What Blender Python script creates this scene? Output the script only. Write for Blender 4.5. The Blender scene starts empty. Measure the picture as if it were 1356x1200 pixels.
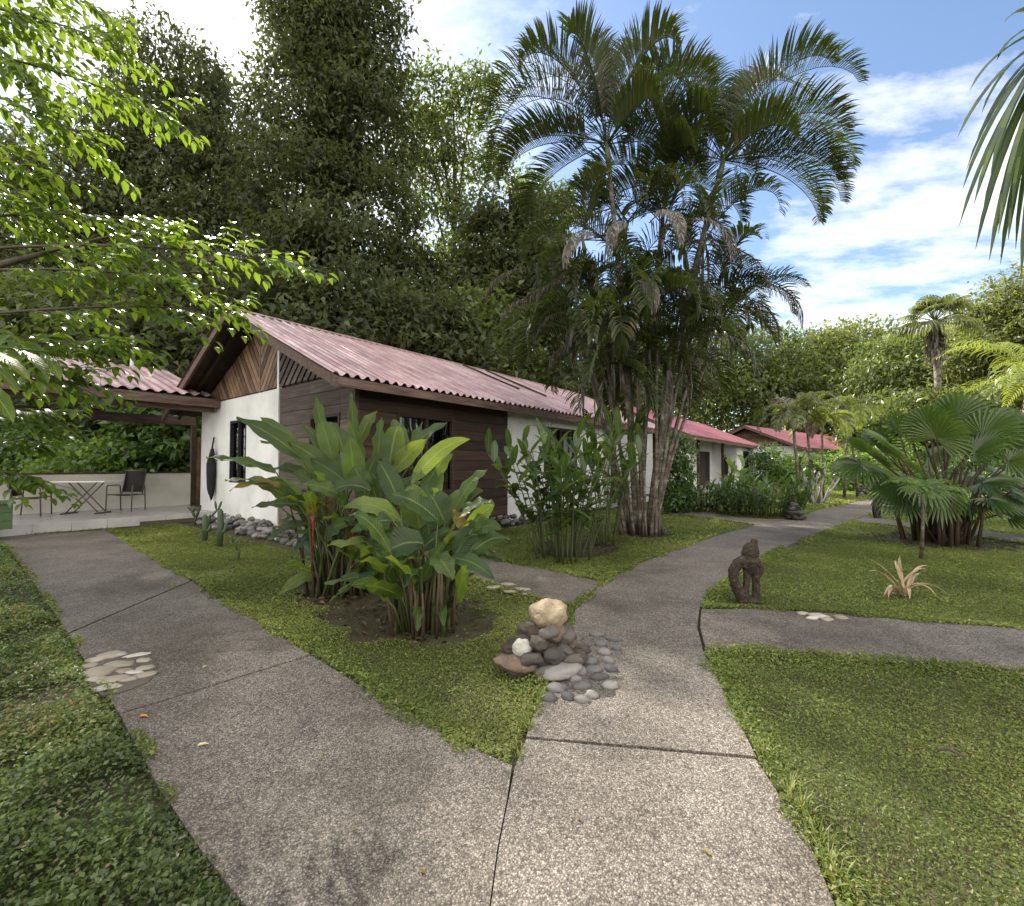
import bpy, math, random
import numpy as np
from mathutils import Vector, Matrix, noise
random.seed(7); RNG = np.random.default_rng(7)
R = math.radians
scene = bpy.context.scene
COL = scene.collection

# ------------------------------------------------------------------ camera
CAM_H = 1.35; PITCH = R(1.6); F = 600.0
cam_d = bpy.data.cameras.new('camera'); cam = bpy.data.objects.new('camera', cam_d); COL.objects.link(cam)
cam.location = (0, 0, CAM_H); cam.rotation_euler = (R(90) + PITCH, 0, 0)
cam_d.sensor_fit = 'HORIZONTAL'; cam_d.sensor_width = 36; cam_d.lens = 36 * F / 1356
cam_d.clip_start = 0.05; cam_d.clip_end = 2000
scene.camera = cam
CA, SA = math.cos(PITCH), math.sin(PITCH)
def ray(px, py):
    u, v = (px - 678) / F, (600 - py) / F
    return u, CA - v * SA, SA + v * CA
def G(px, py, z=0.0):
    x, y, k = ray(px, py); s = (z - CAM_H) / k
    return Vector((x * s, y * s, z))
def P(px, py, Y):
    x, y, k = ray(px, py); s = Y / y
    return Vector((x * s, Y, CAM_H + k * s))

# ------------------------------------------------------------------ helpers
class MB:
    def __init__(s): s.v = []; s.f = []; s.r = []; s.lc = {}
    def add(s, vs, fs, rnd=None, lc=None):
        o = len(s.v); s.v += [tuple(v) for v in vs]
        if lc:
            for i, q in enumerate(lc): s.lc[o+i] = q
        for f in fs:
            s.f.append([i + o for i in f]); s.r.append(random.random() if rnd is None else rnd)
    def box(s, a, b):
        x0, y0, z0 = a; x1, y1, z1 = b
        vs = [(x0,y0,z0),(x1,y0,z0),(x1,y1,z0),(x0,y1,z0),(x0,y0,z1),(x1,y0,z1),(x1,y1,z1),(x0,y1,z1)]
        s.add(vs, [(0,3,2,1),(4,5,6,7),(0,1,5,4),(1,2,6,5),(2,3,7,6),(3,0,4,7)], random.random())
    def tube(s, pts, rad, n=8, cap=True, rnd=None):
        pts = [Vector(p) for p in pts]
        if not hasattr(rad, '__len__'): rad = [rad] * len(pts)
        vs = []; up = None
        for i, p in enumerate(pts):
            t = (pts[min(i+1, len(pts)-1)] - pts[max(i-1, 0)]).normalized()
            if up is None:
                up = Vector((0,0,1)) if abs(t.z) < .9 else Vector((1,0,0))
            a = t.cross(up).normalized(); b = a.cross(t).normalized(); up = b
            for k in range(n):
                w = 2 * math.pi * k / n
                vs.append(p + (a * math.cos(w) + b * math.sin(w)) * rad[i])
        fs = []
        for i in range(len(pts) - 1):
            for k in range(n):
                fs.append((i*n+k, i*n+(k+1)%n, (i+1)*n+(k+1)%n, (i+1)*n+k))
        if cap:
            fs.append(tuple(range(n-1, -1, -1))); fs.append(tuple(range((len(pts)-1)*n, len(pts)*n)))
        s.add(vs, fs, random.random() if rnd is None else rnd)
    def prism(s, poly, z0, z1):
        n = len(poly)
        vs = [(p[0], p[1], z0) for p in poly] + [(p[0], p[1], z1) for p in poly]
        fs = [tuple(range(n-1,-1,-1)), tuple(range(n, 2*n))] + [(i, (i+1)%n, n+(i+1)%n, n+i) for i in range(n)]
        s.add(vs, fs, random.random())
    def ball(s, c, r, nu=10, nv=7, rot=None, bump=0.0, seed=0):
        c = Vector(c); vs = []; fs = []
        for j in range(nv + 1):
            th = math.pi * j / nv
            for i in range(nu):
                ph = 2 * math.pi * i / nu
                d = Vector((math.sin(th)*math.cos(ph), math.sin(th)*math.sin(ph), math.cos(th)))
                k = 1 + bump * (noise.noise(d * 1.6 + Vector((seed, seed*.7, 0))) + .28*noise.noise(d * 4.5 + Vector((seed*.3, 5, seed))))
                q = Vector((d.x*r[0], d.y*r[1], d.z*r[2])) * k
                if rot: q = rot @ q
                vs.append(c + q)
        for j in range(nv):
            for i in range(nu):
                fs.append((j*nu+i, (j+1)*nu+i, (j+1)*nu+(i+1)%nu, j*nu+(i+1)%nu))
        s.add(vs, fs, random.random())
    def mesh(s, name, mat, smooth=False):
        me = bpy.data.meshes.new(name); me.from_pydata(s.v, [], s.f)
        a = me.attributes.new('rnd', 'FLOAT', 'FACE'); a.data.foreach_set('value', s.r)
        if s.lc:
            b = me.attributes.new('leafco', 'FLOAT_VECTOR', 'POINT'); arr = np.full((len(s.v), 3), 9.0, np.float32)
            for i, q in s.lc.items(): arr[i] = (q[0], q[1], q[2])
            b.data.foreach_set('vector', arr.reshape(-1))
        me.materials.append(mat)
        if smooth: me.polygons.foreach_set('use_smooth', [True] * len(me.polygons))
        me.update(); return me
    def build(s, name, mat, parent=None, smooth=False, loc=None):
        o = bpy.data.objects.new(name, s.mesh(name, mat, smooth)); COL.objects.link(o)
        if parent: o.parent = parent
        if loc is not None: o.location = loc
        return o

def tag(o, label=None, cat=None, group=None, kind=None):
    if label: o['label'] = label
    if cat: o['category'] = cat
    if group: o['group'] = group
    if kind: o['kind'] = kind
    return o
def thing(name, label, cat, loc=(0,0,0), rz=0, group=None):
    o = bpy.data.objects.new(name, None); COL.objects.link(o)
    o.location = loc; o.rotation_euler = (0, 0, rz); o.empty_display_size = .2
    return tag(o, label, cat, group)
def copy_tree(o, parent=None):
    c = o.copy(); COL.objects.link(c)
    if parent: c.parent = parent
    for ch in list(o.children): copy_tree(ch, c)
    return c

# ---- leaf clouds (numpy)
LEAF5 = (np.array([(0,0,0),(.4,0,.05),(1,0,-.14),(.38,.5,.13),(.38,-.5,.13)]), np.array([(0,4,2,1),(0,1,2,3)]))
LEAF8 = (np.array([(0,0,0),(.28,0,.02),(.28,.44,.1),(.28,-.44,.1),(.65,0,-.03),(.65,.36,.06),(.65,-.36,.06),(1,0,-.16)]),
         np.array([(0,3,1),(0,1,2),(3,6,4),(3,4,1),(1,4,5),(1,5,2),(6,7,4),(4,7,5)]))
def leaf_cloud(name, pos, ax, nrm, L, W, mat, parent=None, tmpl=LEAF5, rnd=None):
    """pos Nx3, ax Nx3 leaf axis, nrm Nx3 approx normal"""
    tv, tf = tmpl; N = len(pos)
    ax = ax / (np.linalg.norm(ax, axis=1, keepdims=True) + 1e-9)
    sd = np.cross(nrm, ax); sd /= (np.linalg.norm(sd, axis=1, keepdims=True) + 1e-9)
    nr = np.cross(ax, sd)
    L = np.broadcast_to(L, (N,)); W = np.broadcast_to(W, (N,))
    v = (pos[:, None, :] + tv[None, :, 0:1] * (ax * L[:, None])[:, None, :]
         + tv[None, :, 1:2] * (sd * W[:, None])[:, None, :] + tv[None, :, 2:3] * (nr * L[:, None])[:, None, :])
    k = len(tv); nf, q = tf.shape
    f = (tf[None] + (np.arange(N) * k)[:, None, None]).reshape(-1)
    me = bpy.data.meshes.new(name)
    me.vertices.add(N * k); me.vertices.foreach_set('co', v.reshape(-1).astype(np.float32))
    me.loops.add(len(f)); me.loops.foreach_set('vertex_index', f.astype(np.int32))
    me.polygons.add(N * nf)
    me.polygons.foreach_set('loop_start', (np.arange(N * nf) * q).astype(np.int32))
    if rnd is None: rnd = RNG.random(N)
    a = me.attributes.new('rnd', 'FLOAT', 'FACE')
    me.update(calc_edges=True)
    me.attributes['rnd'].data.foreach_set('value', np.repeat(rnd, nf).astype(np.float32))
    me.materials.append(mat)
    o = bpy.data.objects.new(name, me); COL.objects.link(o)
    if parent: o.parent = parent
    return o
def rdir(n):
    d = RNG.normal(size=(n, 3)); return d / np.linalg.norm(d, axis=1, keepdims=True)

# ------------------------------------------------------------------ materials
def mat_new(name):
    m = bpy.data.materials.new(name); m.use_nodes = True
    nt = m.node_tree; nt.nodes.clear()
    out = nt.nodes.new('ShaderNodeOutputMaterial')
    return m, nt, out
def nd(nt, t, **kw):
    n = nt.nodes.new(t)
    for k, v in kw.items():
        if k in n.inputs: n.inputs[k].default_value = v
        else: setattr(n, k, v)
    return n
def ramp(nt, fac, stops, interp='LINEAR'):
    r = nt.nodes.new('ShaderNodeValToRGB'); r.color_ramp.interpolation = interp
    e = r.color_ramp.elements
    while len(e) < len(stops): e.new(.5)
    for i, (p, c) in enumerate(stops):
        e[i].position = p; e[i].color = (c[0], c[1], c[2], 1)
    if fac is not None: nt.links.new(fac, r.inputs[0])
    return r.outputs[0]
def mix(nt, f, a, b, mode='MIX'):
    m = nt.nodes.new('ShaderNodeMix'); m.data_type = 'RGBA'; m.blend_type = mode
    for sock, v in ((m.inputs[0], f), (m.inputs[6], a), (m.inputs[7], b)):
        if hasattr(v, 'links'): nt.links.new(v, sock)
        elif isinstance(v, (int, float)): sock.default_value = v
        else: sock.default_value = (v[0], v[1], v[2], 1)
    return m.outputs[2]
def leaf_mat(name, stops, trans, tf=.4, rough=.42, spec=.4, nscale=1.2, nstr=.5, veins=False):
    m, nt, out = mat_new(name)
    at = nd(nt, 'ShaderNodeAttribute', attribute_name='rnd')
    c = ramp(nt, at.outputs['Fac'], stops)
    geo = nd(nt, 'ShaderNodeNewGeometry')
    nz = nd(nt, 'ShaderNodeTexNoise', Scale=nscale, Detail=2.0); nt.links.new(geo.outputs['Position'], nz.inputs['Vector'])
    k = ramp(nt, nz.outputs[0], [(.3, (1-nstr,)*3), (.7, (1+nstr*.35,)*3)])
    c = mix(nt, 1.0, c, k, 'MULTIPLY')
    b = nd(nt, 'ShaderNodeBsdfPrincipled', Roughness=rough); b.inputs['Specular IOR Level'].default_value = spec
    if veins:
        av = nd(nt, 'ShaderNodeAttribute', attribute_name='leafco'); sx = nd(nt, 'ShaderNodeSeparateXYZ'); nt.links.new(av.outputs['Vector'], sx.inputs[0])
        def mt(op, a_, b_=None):
            m_ = nd(nt, 'ShaderNodeMath', operation=op)
            for i_, v_ in enumerate((a_, b_)):
                if v_ is None: continue
                if hasattr(v_, 'links'): nt.links.new(v_, m_.inputs[i_])
                else: m_.inputs[i_].default_value = v_
            return m_.outputs[0]
        av_ = mt('ABSOLUTE', sx.outputs[0])
        rib = ramp(nt, av_, [(.02,(1,1,1)),(.11,(0,0,0))])
        vn = mt('SINE', mt('MULTIPLY', mt('SUBTRACT', sx.outputs[1], mt('MULTIPLY', av_, .055)), 260.0))
        vk = ramp(nt, vn, [(0,(.82,.84,.8)),(.9,(1.06,1.05,1.0))])
        n9 = nd(nt, 'ShaderNodeTexNoise', Scale=9.0, Detail=4.0); nt.links.new(geo.outputs['Position'], n9.inputs['Vector'])
        c = mix(nt, 1.0, c, vk, 'MULTIPLY'); c = mix(nt, 1.0, c, ramp(nt, n9.outputs[0], [(.35,(.72,.75,.68)),(.6,(1.1,1.08,1))]), 'MULTIPLY')
        c = mix(nt, mt('MULTIPLY', rib, .55), c, (.22,.27,.09))
        bp = nd(nt, 'ShaderNodeBump', Strength=.45, Distance=.004); nt.links.new(mt('ADD', vn, mt('MULTIPLY', rib, -4.0)), bp.inputs['Height']); nt.links.new(bp.outputs[0], b.inputs['Normal'])
        rg = ramp(nt, n9.outputs[0], [(.3,(rough*.75,)*3),(.7,(rough*1.25,)*3)]); nt.links.new(rg, b.inputs['Roughness'])
    nt.links.new(c, b.inputs['Base Color'])
    t = nd(nt, 'ShaderNodeBsdfTranslucent')
    nt.links.new(mix(nt, 1.0, mix(nt, .5, c, trans), (1.5, 1.5, 1.2), 'MULTIPLY'), t.inputs['Color'])
    ms = nd(nt, 'ShaderNodeMixShader'); ms.inputs[0].default_value = tf
    nt.links.new(b.outputs[0], ms.inputs[1]); nt.links.new(t.outputs[0], ms.inputs[2]); nt.links.new(ms.outputs[0], out.inputs[0])
    return m
def rough_mat(name, stops, scale=3, rough=.8, bump=.2, bscale=30, spec=.3, stretch=(1,1,1), objrnd=False, facernd=0.0, detail=5.0):
    m, nt, out = mat_new(name)
    tc = nd(nt, 'ShaderNodeTexCoord'); mp = nd(nt, 'ShaderNodeMapping'); mp.inputs['Scale'].default_value = stretch
    nt.links.new(tc.outputs['Object'], mp.inputs[0])
    nz = nd(nt, 'ShaderNodeTexNoise', Scale=scale, Detail=detail, Roughness=.62); nt.links.new(mp.outputs[0], nz.inputs['Vector'])
    fac = nz.outputs[0]
    if objrnd:
        oi = nd(nt, 'ShaderNodeObjectInfo')
        mm = nd(nt, 'ShaderNodeMath', operation='MULTIPLY_ADD'); nt.links.new(oi.outputs['Random'], mm.inputs[0]); mm.inputs[1].default_value = .75
        m2 = nd(nt, 'ShaderNodeMath', operation='MULTIPLY'); nt.links.new(fac, m2.inputs[0]); m2.inputs[1].default_value = .3
        nt.links.new(m2.outputs[0], mm.inputs[2]); fac = mm.outputs[0]
    if facernd:
        at = nd(nt, 'ShaderNodeAttribute', attribute_name='rnd')
        m2 = nd(nt, 'ShaderNodeMath', operation='SUBTRACT'); nt.links.new(at.outputs['Fac'], m2.inputs[0]); m2.inputs[1].default_value = .5
        mm = nd(nt, 'ShaderNodeMath', operation='MULTIPLY_ADD'); nt.links.new(m2.outputs[0], mm.inputs[0]); mm.inputs[1].default_value = facernd
        nt.links.new(fac, mm.inputs[2]); fac = mm.outputs[0]
    c = ramp(nt, fac, stops)
    b = nd(nt, 'ShaderNodeBsdfPrincipled', Roughness=rough); b.inputs['Specular IOR Level'].default_value = spec
    nt.links.new(c, b.inputs['Base Color'])
    n2 = nd(nt, 'ShaderNodeTexNoise', Scale=bscale, Detail=4.0); nt.links.new(mp.outputs[0], n2.inputs['Vector'])
    bp = nd(nt, 'ShaderNodeBump', Strength=bump, Distance=.02); nt.links.new(n2.outputs[0], bp.inputs['Height']); nt.links.new(bp.outputs[0], b.inputs['Normal'])
    nt.links.new(b.outputs[0], out.inputs[0])
    return m

def g3(a, k=1.0): return tuple(x * k for x in a)
M = {}
# exposed aggregate concrete
def aggregate():
    m, nt, out = mat_new('exposed_aggregate')
    tc = nd(nt, 'ShaderNodeTexCoord')
    vo = nd(nt, 'ShaderNodeTexVoronoi', Scale=150.0); nt.links.new(tc.outputs['Object'], vo.inputs['Vector'])
    v2 = nd(nt, 'ShaderNodeTexVoronoi', Scale=62.0); nt.links.new(tc.outputs['Object'], v2.inputs['Vector'])
    sx = nd(nt, 'ShaderNodeSeparateColor'); nt.links.new(vo.outputs['Color'], sx.inputs[0])
    s2 = nd(nt, 'ShaderNodeSeparateColor'); nt.links.new(v2.outputs['Color'], s2.inputs[0])
    c1 = ramp(nt, sx.outputs[0], [(0,(.04,.036,.033)),(.3,(.115,.103,.093)),(.6,(.20,.18,.162)),(.86,(.285,.258,.232)),(.96,(.43,.40,.365))])
    c2 = ramp(nt, s2.outputs[1], [(0,(.078,.07,.064)),(.5,(.185,.166,.15)),(1,(.295,.268,.242))])
    c = mix(nt, .4, c1, c2)
    edge = ramp(nt, vo.outputs['Distance'], [(.25,(1,1,1)),(.72,(.4,.38,.36))])
    c = mix(nt, 1.0, c, edge, 'MULTIPLY')
    nz = nd(nt, 'ShaderNodeTexNoise', Scale=1.1, Detail=6.0, Roughness=.65); nt.links.new(tc.outputs['Object'], nz.inputs['Vector'])
    st = ramp(nt, nz.outputs[0], [(.3,(.68,.66,.62)),(.5,(.98,.97,.95)),(.7,(1.2,1.18,1.15))])
    c = mix(nt, 1.0, c, st, 'MULTIPLY')
    nb = nd(nt, 'ShaderNodeTexNoise', Scale=.42, Detail=7.0, Roughness=.7); nt.links.new(tc.outputs['Object'], nb.inputs['Vector'])
    c = mix(nt, 1.0, c, ramp(nt, nb.outputs[0], [(.38,(.62,.6,.56)),(.5,(1,1,1)),(.66,(1.22,1.21,1.2))]), 'MULTIPLY')
    b = nd(nt, 'ShaderNodeBsdfPrincipled', Roughness=.75); b.inputs['Specular IOR Level'].default_value = .35
    nt.links.new(c, b.inputs['Base Color'])
    inv = ramp(nt, vo.outputs['Distance'], [(0,(1,1,1)),(.8,(0,0,0))])
    bp = nd(nt, 'ShaderNodeBump', Strength=.55, Distance=.006); nt.links.new(inv, bp.inputs['Height']); nt.links.new(bp.outputs[0], b.inputs['Normal'])
    nt.links.new(b.outputs[0], out.inputs[0]); return m
M['path'] = aggregate()
M['soil'] = rough_mat('soil', [(.3,(.035,.026,.016)),(.5,(.05,.045,.022)),(.7,(.055,.065,.025))], scale=2.2, bump=.8, bscale=60)
M['cement'] = rough_mat('cement', [(.3,(.045,.038,.03)),(.7,(.10,.085,.07))], scale=9, bump=.4, bscale=80)
M['lawn'] = leaf_mat('lawn_leaf', [(0,(.068,.098,.022)),(.4,(.15,.198,.048)),(.75,(.235,.275,.068)),(.92,(.32,.285,.11)),(1,(.30,.21,.12))], (.3,.36,.03), .32, .5, .3, .9, .45)
M['cover'] = leaf_mat('ground_cover_leaf', [(0,(.035,.058,.015)),(.5,(.09,.13,.033)),(.88,(.17,.21,.055)),(.95,(.2,.18,.07)),(1,(.22,.12,.055))], (.2,.32,.03), .28, .4, .45, 2.0, .5)
M['tree_dark'] = leaf_mat('dark_tree_leaf', [(0,(.028,.038,.017)),(.6,(.056,.07,.028)),(1,(.11,.125,.045))], (.15,.18,.05), .3, .6, .22, .35, .55)
M['tree_mid'] = leaf_mat('mid_tree_leaf', [(0,(.035,.052,.016)),(.6,(.07,.095,.026)),(1,(.14,.165,.045))], (.2,.27,.04), .4, .4, .45, .35, .45)
M['tree_pale'] = leaf_mat('pale_tree_leaf', [(0,(.045,.065,.018)),(.6,(.095,.12,.034)),(1,(.18,.19,.06))], (.26,.3,.06), .4, .45, .35, .3, .4)
M['near_leaf'] = leaf_mat('near_branch_leaf', [(0,(.025,.058,.011)),(.6,(.055,.105,.016)),(1,(.105,.15,.024))], (.28,.40,.025), .42, .3, .55, 2, .3)
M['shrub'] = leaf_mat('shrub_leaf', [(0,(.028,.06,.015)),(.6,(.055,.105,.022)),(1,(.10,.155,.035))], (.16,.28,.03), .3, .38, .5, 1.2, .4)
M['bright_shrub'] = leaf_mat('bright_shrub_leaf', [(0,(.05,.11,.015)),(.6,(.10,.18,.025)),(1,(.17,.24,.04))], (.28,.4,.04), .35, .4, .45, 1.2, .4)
M['palm'] = leaf_mat('palm_leaflet', [(0,(.018,.028,.010)),(.6,(.032,.046,.015)),(.88,(.06,.068,.024)),(1,(.14,.085,.04))], (.15,.22,.03), .25, .5, .3, 1.0, .4)
M['palm_dry'] = leaf_mat('dry_frond', [(0,(.06,.052,.046)),(.6,(.13,.118,.106)),(1,(.25,.235,.22))], (.3,.22,.12), .15, .7, .2, 3, .35)
M['palm_yellow'] = leaf_mat('yellow_palm_leaflet', [(0,(.12,.17,.03)),(.6,(.19,.25,.04)),(1,(.27,.3,.07))], (.4,.45,.06), .35, .4, .4, 1.0, .3)
M['blade'] = leaf_mat('grass_blade', [(0,(.08,.11,.025)),(.6,(.16,.19,.05)),(1,(.28,.26,.11))], (.3,.36,.06), .3, .5, .3, 4, .2)
M['palm_mid'] = leaf_mat('mid_palm_leaflet', [(0,(.04,.06,.018)),(.6,(.08,.10,.03)),(1,(.17,.17,.06))], (.25,.28,.05), .3, .4, .45, 1.0, .35)
M['fan'] = leaf_mat('fan_leaf', [(0,(.026,.055,.013)),(.6,(.052,.10,.022)),(1,(.11,.16,.035))], (.17,.28,.03), .25, .32, .5, 1.5, .35)
M['helico'] = leaf_mat('broad_leaf', [(0,(.022,.055,.018)),(.5,(.04,.085,.024)),(.82,(.065,.12,.03)),(1,(.13,.17,.04))], (.34,.42,.03), .46, .38, .45, 3, .3, True)
M['helico_dry'] = leaf_mat('browning_leaf', [(0,(.12,.09,.03)),(1,(.24,.19,.04))], (.4,.28,.04), .3, .5, .3, 6, .5)
M['ginger'] = leaf_mat('lance_leaf', [(0,(.025,.058,.016)),(.6,(.045,.088,.022)),(1,(.09,.14,.035))], (.2,.3,.03), .28, .33, .5, 2, .35, True)
M['spider'] = leaf_mat('pale_strap_leaf', [(0,(.28,.22,.12)),(.6,(.42,.32,.2)),(1,(.5,.42,.3))], (.5,.35,.2), .2, .5, .35, 5, .3)
M['red'] = rough_mat('red_flower', [(.3,(.16,.012,.01)),(.7,(.34,.03,.015))], scale=20, rough=.5)
M['stalk'] = rough_mat('brown_stalk', [(.3,(.03,.02,.013)),(.7,(.075,.052,.032))], scale=6, bump=.3)
M['green_stalk'] = rough_mat('green_stalk', [(.3,(.035,.045,.016)),(.7,(.075,.09,.032))], scale=6, bump=.2, rough=.5)
M['bark'] = rough_mat('bark', [(.3,(.035,.027,.02)),(.7,(.10,.08,.06))], scale=4, bump=.9, bscale=14, stretch=(1,1,.3))
def palm_trunk_mat():
    m, nt, out = mat_new('ringed_palm_trunk')
    tc = nd(nt, 'ShaderNodeTexCoord')
    wv = nd(nt, 'ShaderNodeTexWave', Scale=2.6, Distortion=1.2); wv.bands_direction = 'Z'; nt.links.new(tc.outputs['Object'], wv.inputs['Vector'])
    nz = nd(nt, 'ShaderNodeTexNoise', Scale=5.0, Detail=6.0, Roughness=.7); nt.links.new(tc.outputs['Object'], nz.inputs['Vector'])
    c = ramp(nt, nz.outputs[0], [(.36,(.03,.025,.018)),(.48,(.085,.07,.05)),(.6,(.17,.15,.12)),(.72,(.40,.38,.34))])
    k = ramp(nt, wv.outputs[0], [(0,(.7,.68,.65)),(.2,(1,1,1))])
    c = mix(nt, 1.0, c, k, 'MULTIPLY')
    b = nd(nt, 'ShaderNodeBsdfPrincipled', Roughness=.8); nt.links.new(c, b.inputs['Base Color'])
    bp = nd(nt, 'ShaderNodeBump', Strength=.5, Distance=.01); nt.links.new(wv.outputs[0], bp.inputs['Height']); nt.links.new(bp.outputs[0], b.inputs['Normal'])
    nt.links.new(b.outputs[0], out.inputs[0]); return m
M['palm_trunk'] = palm_trunk_mat()
M['white'] = rough_mat('white_wall_paint', [(.25,(.50,.505,.51)),(.6,(.70,.705,.70))], scale=1.3, bump=.12, bscale=40, rough=.7)
M['cream'] = rough_mat('cream_wall_paint', [(.25,(.44,.42,.37)),(.6,(.58,.56,.50))], scale=1.5, bump=.12, bscale=40, rough=.7)
M['tile'] = rough_mat('floor_tile', [(.3,(.30,.29,.285)),(.7,(.42,.41,.405))], scale=2, bump=.05, rough=.25, spec=.5)
M['wood_dark'] = rough_mat('dark_board', [(.25,(.018,.010,.007)),(.5,(.036,.020,.013)),(.75,(.06,.036,.024))], scale=3, bump=.35, bscale=9, stretch=(.5,.5,7), rough=.6, facernd=.35)
M['wood_grey'] = rough_mat('weathered_board', [(.2,(.045,.033,.028)),(.5,(.088,.068,.058)),(.8,(.15,.125,.108))], scale=3, bump=.35, bscale=9, stretch=(.5,.5,7), rough=.75, facernd=.35)
M['wood_gable'] = rough_mat('gable_board', [(.2,(.06,.034,.019)),(.5,(.125,.074,.042)),(.8,(.23,.155,.098))], scale=3.5, bump=.3, bscale=12, rough=.6, facernd=.6)
M['wood_beam'] = rough_mat('fascia_board', [(.25,(.05,.028,.02)),(.5,(.10,.065,.05)),(.75,(.19,.14,.115))], scale=4, bump=.4, bscale=14, stretch=(.6,6,6), rough=.75)
def roof_mat(name, stops):
    m, nt, out = mat_new(name)
    tc = nd(nt, 'ShaderNodeTexCoord')
    nz = nd(nt, 'ShaderNodeTexNoise', Scale=1.4, Detail=8.0, Roughness=.7); nt.links.new(tc.outputs['Object'], nz.inputs['Vector'])
    mp = nd(nt, 'ShaderNodeMapping'); mp.inputs['Scale'].default_value = (9, .5, .5); nt.links.new(tc.outputs['Object'], mp.inputs[0])
    n2 = nd(nt, 'ShaderNodeTexNoise', Scale=1.0, Detail=5.0, Roughness=.6); nt.links.new(mp.outputs[0], n2.inputs['Vector'])
    c = ramp(nt, nz.outputs[0], stops)
    s = ramp(nt, n2.outputs[0], [(.35,(.6,.57,.57)),(.6,(1.15,1.13,1.13))])
    c = mix(nt, 1.0, c, s, 'MULTIPLY')
    b = nd(nt, 'ShaderNodeBsdfPrincipled', Roughness=.36, Metallic=.3); b.inputs['Specular IOR Level'].default_value = .75
    nt.links.new(c, b.inputs['Base Color'])
    rr = ramp(nt, nz.outputs[0], [(.3,(.42,)*3),(.7,(.3,)*3)]); nt.links.new(rr, b.inputs['Roughness'])
    nt.links.new(b.outputs[0], out.inputs[0]); return m
M['roof'] = roof_mat('weathered_red_sheet', [(.28,(.25,.135,.14)),(.5,(.40,.27,.272)),(.72,(.56,.47,.465))])
M['roof_red'] = roof_mat('red_sheet', [(.28,(.22,.06,.07)),(.5,(.33,.11,.125)),(.72,(.42,.19,.2))])
M['ceiling'] = rough_mat('ceiling_board', [(.3,(.03,.018,.013)),(.7,(.07,.045,.035))], scale=4, bump=.2)
M['dark_metal'] = rough_mat('dark_tube', [(.3,(.05,.04,.035)),(.7,(.09,.075,.065))], rough=.35, spec=.6, bump=.02)
M['grey_metal'] = rough_mat('grey_pipe', [(.3,(.30,.31,.33)),(.7,(.45,.46,.48))], rough=.45, spec=.5, bump=.05)
M['sling'] = rough_mat('black_sling', [(.3,(.016,.013,.012)),(.7,(.03,.026,.025))], rough=.7, bump=.1, bscale=200)
M['table_top'] = rough_mat('table_top', [(.3,(.62,.61,.58)),(.7,(.75,.74,.71))], rough=.4, bump=.03)
M['black'] = rough_mat('black_cloth', [(.3,(.008,.008,.01)),(.7,(.02,.02,.024))], rough=.8, bump=.2)
M['curtain'] = rough_mat('curtain', [(.3,(.10,.08,.06)),(.7,(.26,.22,.18))], scale=2, stretch=(9,9,.4), rough=.9, bump=.2)
M['navy'] = rough_mat('navy_panel', [(.3,(.012,.015,.035)),(.7,(.028,.034,.075))], scale=2, rough=.4, bump=.05)
M['green_paint'] = rough_mat('green_paint', [(.3,(.035,.065,.03)),(.7,(.06,.10,.045))], scale=4, rough=.6, bump=.2)
M['green_disc'] = rough_mat('dull_green', [(.3,(.035,.05,.03)),(.7,(.06,.08,.045))], scale=4, rough=.5)
def glass_mat():
    m, nt, out = mat_new('window_glass')
    b = nd(nt, 'ShaderNodeBsdfGlossy', Roughness=.03); b.inputs['Color'].default_value = (.9,.9,.9,1)
    t = nd(nt, 'ShaderNodeBsdfTransparent'); t.inputs['Color'].default_value = (.6,.62,.6,1)
    fr = nd(nt, 'ShaderNodeFresnel', IOR=1.5); ms = nd(nt, 'ShaderNodeMixShader')
    nt.links.new(fr.outputs[0], ms.inputs[0]); nt.links.new(t.outputs[0], ms.inputs[1]); nt.links.new(b.outputs[0], ms.inputs[2]); nt.links.new(ms.outputs[0], out.inputs[0])
    return m
M['glass'] = glass_mat()
M['stone'] = rough_mat('river_stone', [(.05,(.04,.04,.042)),(.35,(.085,.085,.087)),(.65,(.145,.14,.135)),(.95,(.25,.24,.22))], scale=6, bump=.35, bscale=25, rough=.7, objrnd=True)
M['stone_dark'] = rough_mat('dark_stone', [(.1,(.025,.022,.02)),(.6,(.06,.055,.048)),(.95,(.11,.10,.09))], scale=6, bump=.5, bscale=25, rough=.75, objrnd=True)
M['stone_mix'] = rough_mat('mixed_stone', [(.05,(.04,.032,.027)),(.25,(.09,.082,.075)),(.45,(.085,.06,.045)),(.65,(.15,.14,.125)),(.85,(.19,.14,.10)),(1,(.34,.32,.29))], scale=7, bump=.8, bscale=30, rough=.65, objrnd=True)
M['flag'] = rough_mat('flat_stone', [(.05,(.15,.13,.105)),(.4,(.22,.19,.15)),(.7,(.28,.25,.21)),(.95,(.40,.38,.34))], scale=5, bump=.25, bscale=25, rough=.65, objrnd=True)
M['fernroot'] = rough_mat('carved_fern_root', [(.3,(.016,.012,.009)),(.55,(.042,.031,.024)),(.75,(.08,.062,.048))], scale=26, bump=1.0, bscale=70, rough=.9)
M['cactus'] = rough_mat('cactus_skin', [(.3,(.035,.055,.03)),(.7,(.065,.095,.05))], scale=9, bump=.4, bscale=50, rough=.6)

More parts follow.
